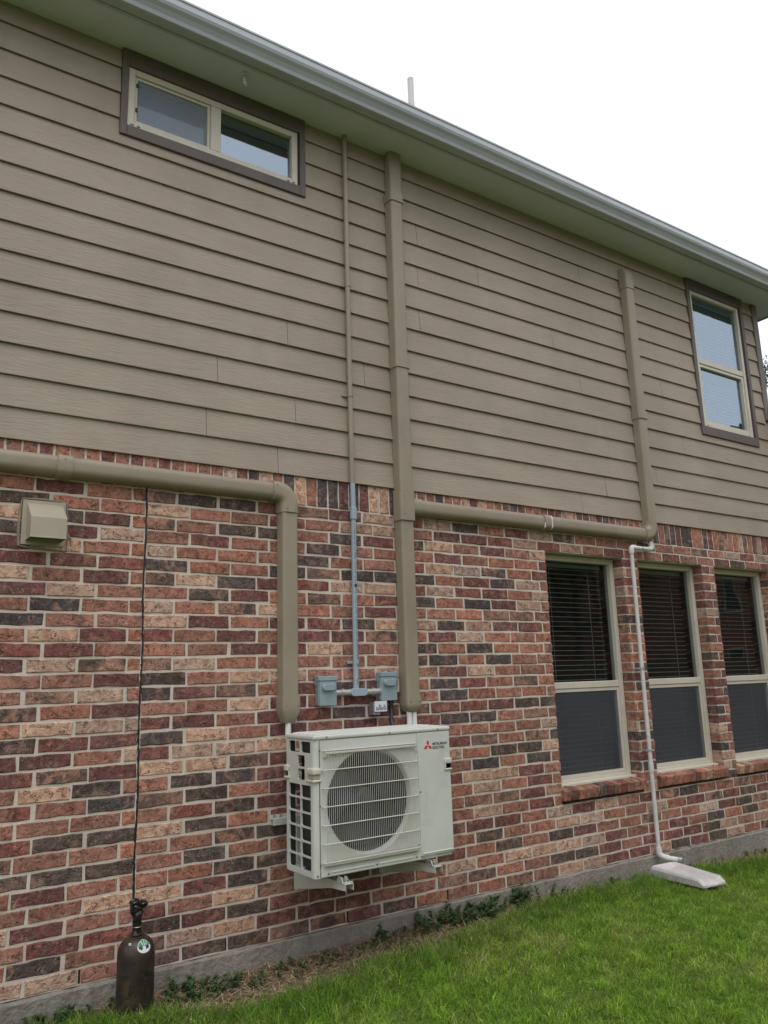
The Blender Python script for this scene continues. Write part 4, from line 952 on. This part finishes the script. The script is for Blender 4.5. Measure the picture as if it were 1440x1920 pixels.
# splash block
A = Vector((5.365, -.075)); Bv = Vector((5.315, -.575)); ax = (Bv - A).normalized(); ox = Vector((-ax.y, ax.x))
sbk = MB(); Ls = (Bv - A).length; rings = []
for i in range(13):
    q = i / 12; w = .138 - .022 * q; e = 1.0 - .0 * q
    hgt = .074 * (1 - .3 * q); dip = .030 * (1 - .2 * q); p = A + ax * (Ls * q)
    ed = min(1, q / .06, (1 - q) / .04 + .35); base = gz(p.x) - .02
    prof_ = [(-w, 0), (-w, hgt * .7), (-w * .93, hgt * .93), (-w * .82, hgt), (-w * .68, hgt - dip * .35), (-w * .5, hgt - dip), (0, hgt - dip * 1.05), (w * .5, hgt - dip), (w * .68, hgt - dip * .35), (w * .82, hgt), (w * .93, hgt * .93), (w, hgt * .7), (w, 0)]
    if i == 0: prof_ = [(u, min(v, hgt * .9)) for u, v in prof_]
    if i <= 1: prof_ = [(u, v if abs(u) > w * .8 or v == 0 else hgt) for u, v in prof_]
    rings.append([(p.x + ox.x * u, p.y + ox.y * u, base + .052 + v * ed) for u, v in prof_])
sbk.loft(rings, True, True, True)
o = sbk.build('splash_block', 'splash_white'); smooth_edges(o, 28); tag(o, 'white trough shaped splash block lying in the grass under the drain pipe', 'splash block')

# ------------------------------------------------------------------ gas cylinder
TXc, TYc = 1.308, -.20; TB = gz(TXc) - .008
tk = thing('gas_cylinder', 'dark rusty gas cylinder with valve wrapped in black plastic by the wall', 'gas cylinder', (TXc, TYc, TB))
prof_ = [(0, 0), (.060, 0), (.078, .006), (.086, .02), (.0865, .05), (.0865, .268)] + [(.0865 * math.cos(a) ** .62, .268 + .088 * math.sin(a) ** .95) for a in np.linspace(.1, 1.47, 10)] + [(.026, .362), (.024, .368)]
MB().lathe(prof_, (0, 0, 0), 40).build('body', 'tank_paint', tk)
MB().lathe([(.024, .362), (.0215, .366), (.0215, .392), (.0195, .394), (.0195, .402), (.0225, .404), (.0225, .418), (.014, .42), (0, .42)], (0, 0, 0), 24).build('neck', 'tank_plastic', tk)
MB().lathe([(.0218, .394), (.0238, .396), (.0218, .398)], (0, 0, 0), 24).build('brass_ring', 'brass', tk)
def blob(c, rx, ry, rz, seed, amp=.18):
    bm = bmesh.new(); bmesh.ops.create_icosphere(bm, subdivisions=3, radius=1); rnd = random.Random(seed); ph = [rnd.uniform(0, 6) for _ in range(6)]
    for v in bm.verts:
        p = v.co.copy(); k = 1 + amp * (math.sin(3.2 * p.x + ph[0]) * math.sin(4 * p.z + ph[1]) + .6 * math.sin(7 * p.y + ph[2] + 3 * p.z)); v.co = Vector((c[0] + p.x * rx * k, c[1] + p.y * ry * k, c[2] + p.z * rz * k))
    mb = MB(); bm.verts.index_update(); mb.add([v.co.copy() for v in bm.verts], [[q.index for q in f.verts] for f in bm.faces], True); bm.free(); return mb
blob((0, 0, .450), .026, .028, .042, 3, .12).build('valve_wrap', 'tank_plastic', tk)
a = blob((-.008, -.004, .478), .031, .03, .026, 5, .15); a2 = blob((.016, -.010, .497), .029, .028, .017, 8, .18); a3 = blob((-.018, .0, .507), .022, .026, .017, 9, .18)
a.add(a2.v, a2.f, True); a.add(a3.v, a3.f, True); a.build('hand_wheel', 'tank_plastic', tk)
# round sticker on the shoulder, wrapped on the dome
def on_shoulder(az, h):
    pr_ = [(h_, r) for r, h_ in prof_[5:-2]]; r = np.interp(h, [q[0] for q in pr_], [q[1] for q in pr_]) + .0012
    return (r * math.cos(az), r * math.sin(az), h)
def decal(az0, h0, da, dh, mat, nm, lift=0, half=False, par=None):
    mb = MB(); ring = []; n_ = 18
    vs_ = [on_shoulder(az0, h0)]
    for k in range(n_):
        a_ = 2 * math.pi * k / n_; s = math.sin(a_)
        if half and s < .1: s = .1
        vs_.append(on_shoulder(az0 + da * math.cos(a_), h0 + dh * s))
    if half: vs_[0] = on_shoulder(az0, h0 + dh * .4)
    vs_ = [(x * (1 + lift), y * (1 + lift), z + lift * .02) for x, y, z in vs_]
    mb.add(vs_, [(0, k + 1, (k + 1) % n_ + 1) for k in range(n_)], True); return mb.build(nm, mat, par or tk)
AZ = math.atan2(CAM.y - TYc, CAM.x - TXc) + .50
stc = decal(AZ, .322, .44, .026, 'label_white', 'sticker')
g1_ = decal(AZ, .323, .40, .023, 'sticker_green', 'green_print', .012, True, stc)
mb = MB()
for k in (-.16, .0, .17):
    p0 = on_shoulder(AZ + k * .6, .327); p1 = on_shoulder(AZ + k * 1.4, .343); q0 = on_shoulder(AZ + k * .6 + .05, .327); q1 = on_shoulder(AZ + k * 1.4 + .05, .343)
    mb.add([tuple(c * 1.026 if i < 2 else c + .0006 for i, c in enumerate(p)) for p in (p0, q0, q1, p1)], [(0, 1, 2, 3)])
mb.build('white_rays', 'label_white', stc)
p = on_shoulder(AZ - .95, .335); mb = MB(); mb.bbox((p[0] - .005, p[1] - .004, p[2] - .004), (p[0] + .006, p[1] + .004, p[2] + .006), .001); mb.build('torn_paper', 'label_white', tk)
# faint stencil marks low on the shell
mb = MB(); AZc = math.atan2(CAM.y - TYc, CAM.x - TXc)
for row_, h in ((0, .212), (1, .168), (2, .07)):
    for k in range(-3, 4):
        if row_ < 2 and abs(k) > 1: continue
        for q in range(2):
            a_ = AZc + k * .21 + q * .09; w = .028; hh = random.uniform(.012, .026); rr = .0871
            mb.add([(rr * math.cos(a_ + u), rr * math.sin(a_ + u), h + v) for u, v in ((0, 0), (w, 0), (w, hh), (0, hh))], [(0, 1, 2, 3)])
mb.build('stencil_marks', 'caulk_black', tk)

# ------------------------------------------------------------------ lawn, straw, weeds
def blades(name, P, H, Wd, lean, cols, mat, label, cat, segs=2, curl=1.0):
    n = len(P); az = rng.uniform(0, 2 * np.pi, n); la = rng.uniform(0, 2 * np.pi, n)
    dx, dy = np.cos(az) * Wd / 2, np.sin(az) * Wd / 2; lx, ly = np.cos(la) * lean * H, np.sin(la) * lean * H
    V = np.zeros((n, 5, 3))
    for k, (q, w) in enumerate(((0, 1), (0.55, .75))):
        off = q ** (1 + curl)
        for s, sg in ((0, -1), (1, 1)):
            V[:, 2 * k + s, 0] = P[:, 0] + sg * dx * w + lx * off; V[:, 2 * k + s, 1] = P[:, 1] + sg * dy * w + ly * off; V[:, 2 * k + s, 2] = P[:, 2] + H * q
    V[:, 4, 0] = P[:, 0] + lx; V[:, 4, 1] = P[:, 1] + ly; V[:, 4, 2] = P[:, 2] + H * np.sqrt(np.maximum(.05, 1 - .5 * lean ** 2))
    base = (np.arange(n) * 5)[:, None]
    tri = np.concatenate([base + np.array([[0, 1, 3]]), base + np.array([[0, 3, 2]]), base + np.array([[2, 3, 4]])], 1).reshape(-1, 3)
    me = bpy.data.meshes.new(name); me.vertices.add(n * 5); me.vertices.foreach_set('co', V.ravel())
    nt_ = len(tri); me.loops.add(nt_ * 3); me.loops.foreach_set('vertex_index', tri.ravel().astype(np.int32)); me.polygons.add(nt_)
    me.polygons.foreach_set('loop_start', np.arange(0, nt_ * 3, 3, dtype=np.int32)); me.update(calc_edges=True)
    a = me.attributes.new('hue', 'FLOAT_COLOR', 'POINT'); cc = np.ones((n, 5, 4), dtype=np.float32); cc[:, :, :3] = cols[:, None, :]; a.data.foreach_set('color', cc.ravel())
    o = obj(name, me, mat); tag(o, label, cat, kind='stuff'); return o
def smooth_noise(x, y, s, seed):
    r = np.random.default_rng(seed); v = 0
    for k in range(5):
        a = r.uniform(0, 2 * np.pi); f = s * r.uniform(.6, 1.7); v = v + np.sin((x * np.cos(a) + y * np.sin(a)) * f + r.uniform(0, 6.3))
    return v / 5
BX = [-2, 1.0, 1.25, 1.5, 1.82, 2.1, 2.4, 2.63, 3.0, 3.4, 3.9, 4.6, 5.2, 5.8, 6.3, 7, 9]
BY = [-.10, -.10, -.18, -.40, -.55, -.50, -.44, -.40, -.38, -.30, -.20, -.12, -.12, -.16, -.22, -.3, -.3]
def vis(x, y):
    d = np.stack([x - CAM.x, y - CAM.y, np.full_like(x, -.1 - CAM.z)], 1); z = d @ np.array(fwd); px = 720 + FPX * (d @ np.array(right)) / z; py = 960 - FPX * (d @ np.array(up)) / z
    return (z > .1) & (px > -80) & (px < 1520) & (py < 2060)
GZf = lambda x: np.interp(x, GX, GZ)
def lawn(n):
    x = rng.uniform(.2, 9.2, n); y = -rng.uniform(0, 1, n) ** 1.0 * 3.2
    bnd = np.interp(x, BX, BY) + .05 * smooth_noise(x, y, 9, 3) + rng.normal(0, .035, n)
    ok = (y < bnd) & vis(x, y) & (np.hypot(x - TXc, y - TYc) > .088)
    ox_, oy_ = x - A.x, y - A.y; u_ = ox_ * ax.x + oy_ * ax.y; v_ = ox_ * ox.x + oy_ * ox.y
    ok &= ~((u_ > -.01) & (u_ < Ls + .01) & (np.abs(v_) < .155)); ok &= y < -.02
    return x[ok], y[ok], bnd[ok]
x, y, bnd = lawn(620000); n = len(x)
edge = np.clip((bnd - y) / .45, 0, 1); tall = .5 + .5 * smooth_noise(x, y, 4.5, 8)
dry = np.clip(smooth_noise(x, y, 2.6, 21) * 1.4 + .7 * smooth_noise(x, y, 11, 22) - .12 + np.clip((-y - .6) * .5, 0, .3), 0, 1); clump = smooth_noise(x, y, 34, 31)
H = (.066 - .026 * edge) * (1 + .35 * (tall - .5) + .45 * clump) * rng.uniform(.45, 1.45, n); W = rng.uniform(.0022, .0060, n)
base = np.array([.145, .315, .022]); yel = np.array([.39, .475, .085]); drk = np.array([.065, .165, .024]); strw = np.array([.50, .45, .24])
k1 = np.clip(rng.normal(.30, .28, n) + .55 * dry, 0, 1)[:, None]; k2 = np.clip(rng.normal(.5 - .5 * edge, .25, n), 0, 1)[:, None]
cols = base * (1 - k1) + yel * k1; cols = cols * (1 - k2 * .65) + drk * k2 * .65
st = rng.uniform(0, 1, n) < (.035 + .25 * dry); cols[st] = strw * rng.uniform(.6, 1.1, (int(st.sum()), 1))
cols *= rng.uniform(.55, 1.5, (n, 1)) * (1 + .35 * clump[:, None])
blades('lawn_grass', np.stack([x, y, GZf(x) - .008], 1), H, W, rng.uniform(.3, 1.35, n), cols, 'grass_blades', 'bright green lawn grass along the brick house', 'grass')
# taller blades in front of the wall bed
x, y, bnd = lawn(60000); ok = (bnd - y < .30); x, y = x[ok][:5200], y[ok][:5200]; n = len(x)
k1 = rng.uniform(0, 1, n)[:, None]; cols = (np.array([.075, .18, .02]) * (1 - k1) + np.array([.15, .26, .045]) * k1)
blades('tall_grass', np.stack([x, y, GZf(x) - .008], 1), rng.uniform(.07, .135, n), rng.uniform(.003, .0055, n), rng.uniform(.3, 1.0, n), cols, 'grass_blades', 'taller grass blades at the edge of the wall bed', 'grass')
# straw and dead clippings lying in the bed
n = 15000; x = rng.uniform(1.2, 7.4, n); y = -rng.uniform(.0, 1, n) * .45 - .02; bnd = np.interp(x, BX, BY); keep = (y > bnd - .10) & ((x < 4.3) | (rng.uniform(0, 1, n) < .5)); x, y = x[keep], y[keep]; n = len(x)
k1 = rng.uniform(0, 1, n)[:, None]; cols = np.array([.52, .40, .25]) * (1 - k1) + np.array([.16, .105, .06]) * k1
blades('dry_straw', np.stack([x, y, GZf(x) + rng.uniform(.0, .024, n)], 1), rng.uniform(.010, .026, n), rng.uniform(.003, .0062, n), rng.uniform(1.5, 5, n), cols, 'straw_stalks', 'dry brown straw lying in the bare strip by the wall', 'straw', curl=.2)
# weeds: low stems with small leaves
def weed(name, spots, label):
    V, F, C = [], [], []; r = random.Random(len(spots) * 7 + int(spots[0][0] * 10))
    for (sx_, sy_, sh) in spots:
        lean = (r.uniform(-1.1, 1.1), r.uniform(-1.1, .3)); ns = int(sh / .006) + 4
        tone = r.uniform(.7, 1.15)
        for k in range(ns):
            q = (k + r.random()) / ns; h = sh * q; cx_ = sx_ + lean[0] * h * q; cy_ = min(-.025, sy_ + lean[1] * h * q); cz_ = gz(sx_) + h
            for l in range(4):
                a = r.uniform(0, 6.28); ln = r.uniform(.012, .024); wd = ln * .55; pit = r.uniform(-.3, .8)
                ux, uy, uz = math.cos(a) * math.cos(pit), math.sin(a) * math.cos(pit), math.sin(pit); px_, py_ = -math.sin(a), math.cos(a)
                k0 = len(V); V += [(cx_, cy_, cz_), (cx_ + ux * ln * .5 + px_ * wd / 2, cy_ + uy * ln * .5 + py_ * wd / 2, cz_ + uz * ln * .5), (cx_ + ux * ln, cy_ + uy * ln, cz_ + uz * ln), (cx_ + ux * ln * .5 - px_ * wd / 2, cy_ + uy * ln * .5 - py_ * wd / 2, cz_ + uz * ln * .5)]
                F.append((k0, k0 + 1, k0 + 2, k0 + 3)); g_r = r.uniform(.75, 1.25) * tone; C += [(.085 * g_r, .145 * g_r, .060 * g_r, 1)] * 4
        k0 = len(V); tx_, ty_ = sx_ + lean[0] * sh, min(-.025, sy_ + lean[1] * sh); V += [(sx_ - .0015, sy_, gz(sx_) - .01), (sx_ + .0015, sy_, gz(sx_) - .01), (tx_ + .001, ty_, gz(sx_) + sh), (tx_ - .001, ty_, gz(sx_) + sh)]; F.append((k0, k0 + 1, k0 + 2, k0 + 3)); C += [(.05, .06, .025, 1)] * 4
    me = bpy.data.meshes.new(name); me.from_pydata(V, [], F); a = me.attributes.new('hue', 'FLOAT_COLOR', 'POINT'); a.data.foreach_set('color', np.asarray(C, dtype=np.float32).ravel())
    o = obj(name, me, 'weed_leaves'); tag(o, label, 'weeds', kind='stuff'); return o
rw = random.Random(9)
weed('wall_weeds', [(rw.gauss(3.45, .28), -rw.uniform(.03, .20), rw.uniform(.04, .12)) for _ in range(95)] + [(rw.uniform(3.85, 4.0), -rw.uniform(.03, .08), rw.uniform(.05, .13)) for _ in range(14)], 'dark green weeds against the foundation right of the condenser')
weed('wall_weeds', [(rw.gauss(1.66, .17), -rw.uniform(.05, .26), rw.uniform(.03, .075)) for _ in range(60)], 'low dark weeds right of the gas cylinder')
weed('wall_weeds', [(rw.gauss(1.08, .14), -rw.uniform(.03, .12), rw.uniform(.03, .07)) for _ in range(26)], 'low dark weeds left of the gas cylinder')
weed('wall_weeds', [(rw.uniform(2.0, 2.9), -rw.uniform(.04, .28), rw.uniform(.02, .06)) for _ in range(30)], 'scattered small weeds in the straw below the condenser')
weed('wall_weeds', [(rw.uniform(4.2, 7.4), -rw.uniform(.03, .06), rw.uniform(.02, .06)) for _ in range(36)], 'sparse tiny weeds along the foundation below the windows')

# ------------------------------------------------------------------ tree beyond the corner
def tree(loc, h, cr, label, seed, nleaf=9000, group='trees around the house'):
    r = random.Random(seed); rn = np.random.default_rng(seed); t_ = thing('tree', label, 'tree', loc, group)
    mb = MB(); tips = []
    mb.tube([(0, 0, -.1), (.05, .03, h * .2), (-.06, .1, h * .45), (.1, .0, h * .75)], [h * .022, h * .018, h * .014, h * .006], 10)
    for k in range(16):
        z = h * r.uniform(.28, .75); a = r.uniform(0, 6.28); L = cr * r.uniform(.5, 1.0); p = [(0, 0, z), (math.cos(a) * L * .5, math.sin(a) * L * .5, z + L * .28), (math.cos(a) * L, math.sin(a) * L, z + L * .6)]
        mb.tube(p, [h * .008, h * .005, h * .002], 6); tips += [Vector(p[1]), Vector(p[2])]
    mb.build('trunk', 'bark', t_)
    cl_ = [t__ + Vector((r.gauss(0, .3), r.gauss(0, .3), r.gauss(.1, .3))) for t__ in tips] + [Vector((r.gauss(0, cr * .4), r.gauss(0, cr * .4), h * r.uniform(.6, 1.0))) for _ in range(20)]
    ci = rn.integers(0, len(cl_), nleaf); C0 = np.array([tuple(c) for c in cl_])[ci]; rad = (rn.uniform(.35, .8, len(cl_)) * cr / 3.2)[ci][:, None]
    P = C0 + rn.normal(0, 1, (nleaf, 3)) * rad * .6; d1 = rn.normal(0, 1, (nleaf, 3)); d1 /= np.linalg.norm(d1, axis=1)[:, None]; d2 = np.cross(d1, rn.normal(0, 1, (nleaf, 3))); d2 /= np.linalg.norm(d2, axis=1)[:, None]
    s = rn.uniform(.035, .07, (nleaf, 1)); V = np.stack([P - d1 * s, P + d2 * s * .45, P + d1 * s, P - d2 * s * .45], 1).reshape(-1, 3)
    me = bpy.data.meshes.new('crown'); me.from_pydata(V.tolist(), [], (np.arange(nleaf)[:, None] * 4 + np.arange(4)).tolist())
    col = np.ones((nleaf, 4, 4), dtype=np.float32); col[:, :, :3] = (np.array([.05, .085, .028]) * rn.uniform(.6, 1.35, (nleaf, 1)))[:, None, :]; a = me.attributes.new('hue', 'FLOAT_COLOR', 'POINT'); a.data.foreach_set('color', col.ravel())
    obj('crown', me, 'tree_leaves', t_); return t_
tree((27.35, 9.6, -.2), 12.9, 2.9, 'leafy green tree showing past the far corner of the house', 5, 16000)

# ------------------------------------------------------------------ what stands across the side yard (mirrored in the glass)
nb = thing('neighbour_house', 'neighbouring brick house mirrored darkly in the ground floor window glass', 'house', (12, -13.5, -.2))
MB().box((-13, -8, 0), (44, 0, 5.6)).build('wall', 'neighbour_brick', nb)
mb = MB(); mb.add([(-13.4, .45, 5.55), (44.4, .45, 5.55), (40.4, -4, 8.4), (-9.4, -4, 8.4), (44.4, -8.4, 5.55), (-13.4, -8.4, 5.55)], [(0, 1, 2, 3), (1, 4, 2), (4, 5, 3, 2), (5, 0, 3)]); mb.add([(-13.4, .45, 5.5), (44.4, .45, 5.5), (44.4, -8.4, 5.5), (-13.4, -8.4, 5.5)], [(0, 1, 2, 3)]); mb.build('roof', 'shingle', nb)
for wx in (-9, -4, 3, 9, 16, 24):
    for wz in (1.0, 3.7):
        mb = MB(); frame_bars(mb, wx, wx + 1.0, wz, wz + 1.4, .06, .002, .05); w_ = mb.build('window', 'window_vinyl', nb); MB().box((wx + .05, .012, wz + .05), (wx + .95, .02, wz + 1.35)).build('pane', 'coil_dark', w_)
fc = thing('fence', 'wooden board fence across the side yard mirrored in the ground floor windows', 'fence', (0, -8.6, -.2))
me_b = MB().bbox((-.066, -.01, 0), (.066, .01, 1.85), .002).mesh('board')
for k in range(190):
    o = obj('board', me_b, 'fence_wood', fc); o.location = (-3 + k * .142, random.uniform(-.003, .003), .02 + random.uniform(-.01, .01))
for k in range(11): MB().bbox((-3 + k * 2.6, -.11, 0), (-2.91 + k * 2.6, -.015, 1.8), .003).build('post', 'fence_wood', fc)
for z in (.4, 1.4): MB().bbox((-3, -.055, z), (24, -.0125, z + .09), .003).build('rail', 'fence_wood', fc)
tree((8.5, -10.8, -.2), 7.0, 2.4, 'tree over the fence, mirrored in the left ground floor window', 12, 6000)
tree((17.0, -11.0, -.2), 7.5, 2.6, 'tree over the fence, mirrored in the right ground floor windows', 13, 6000)
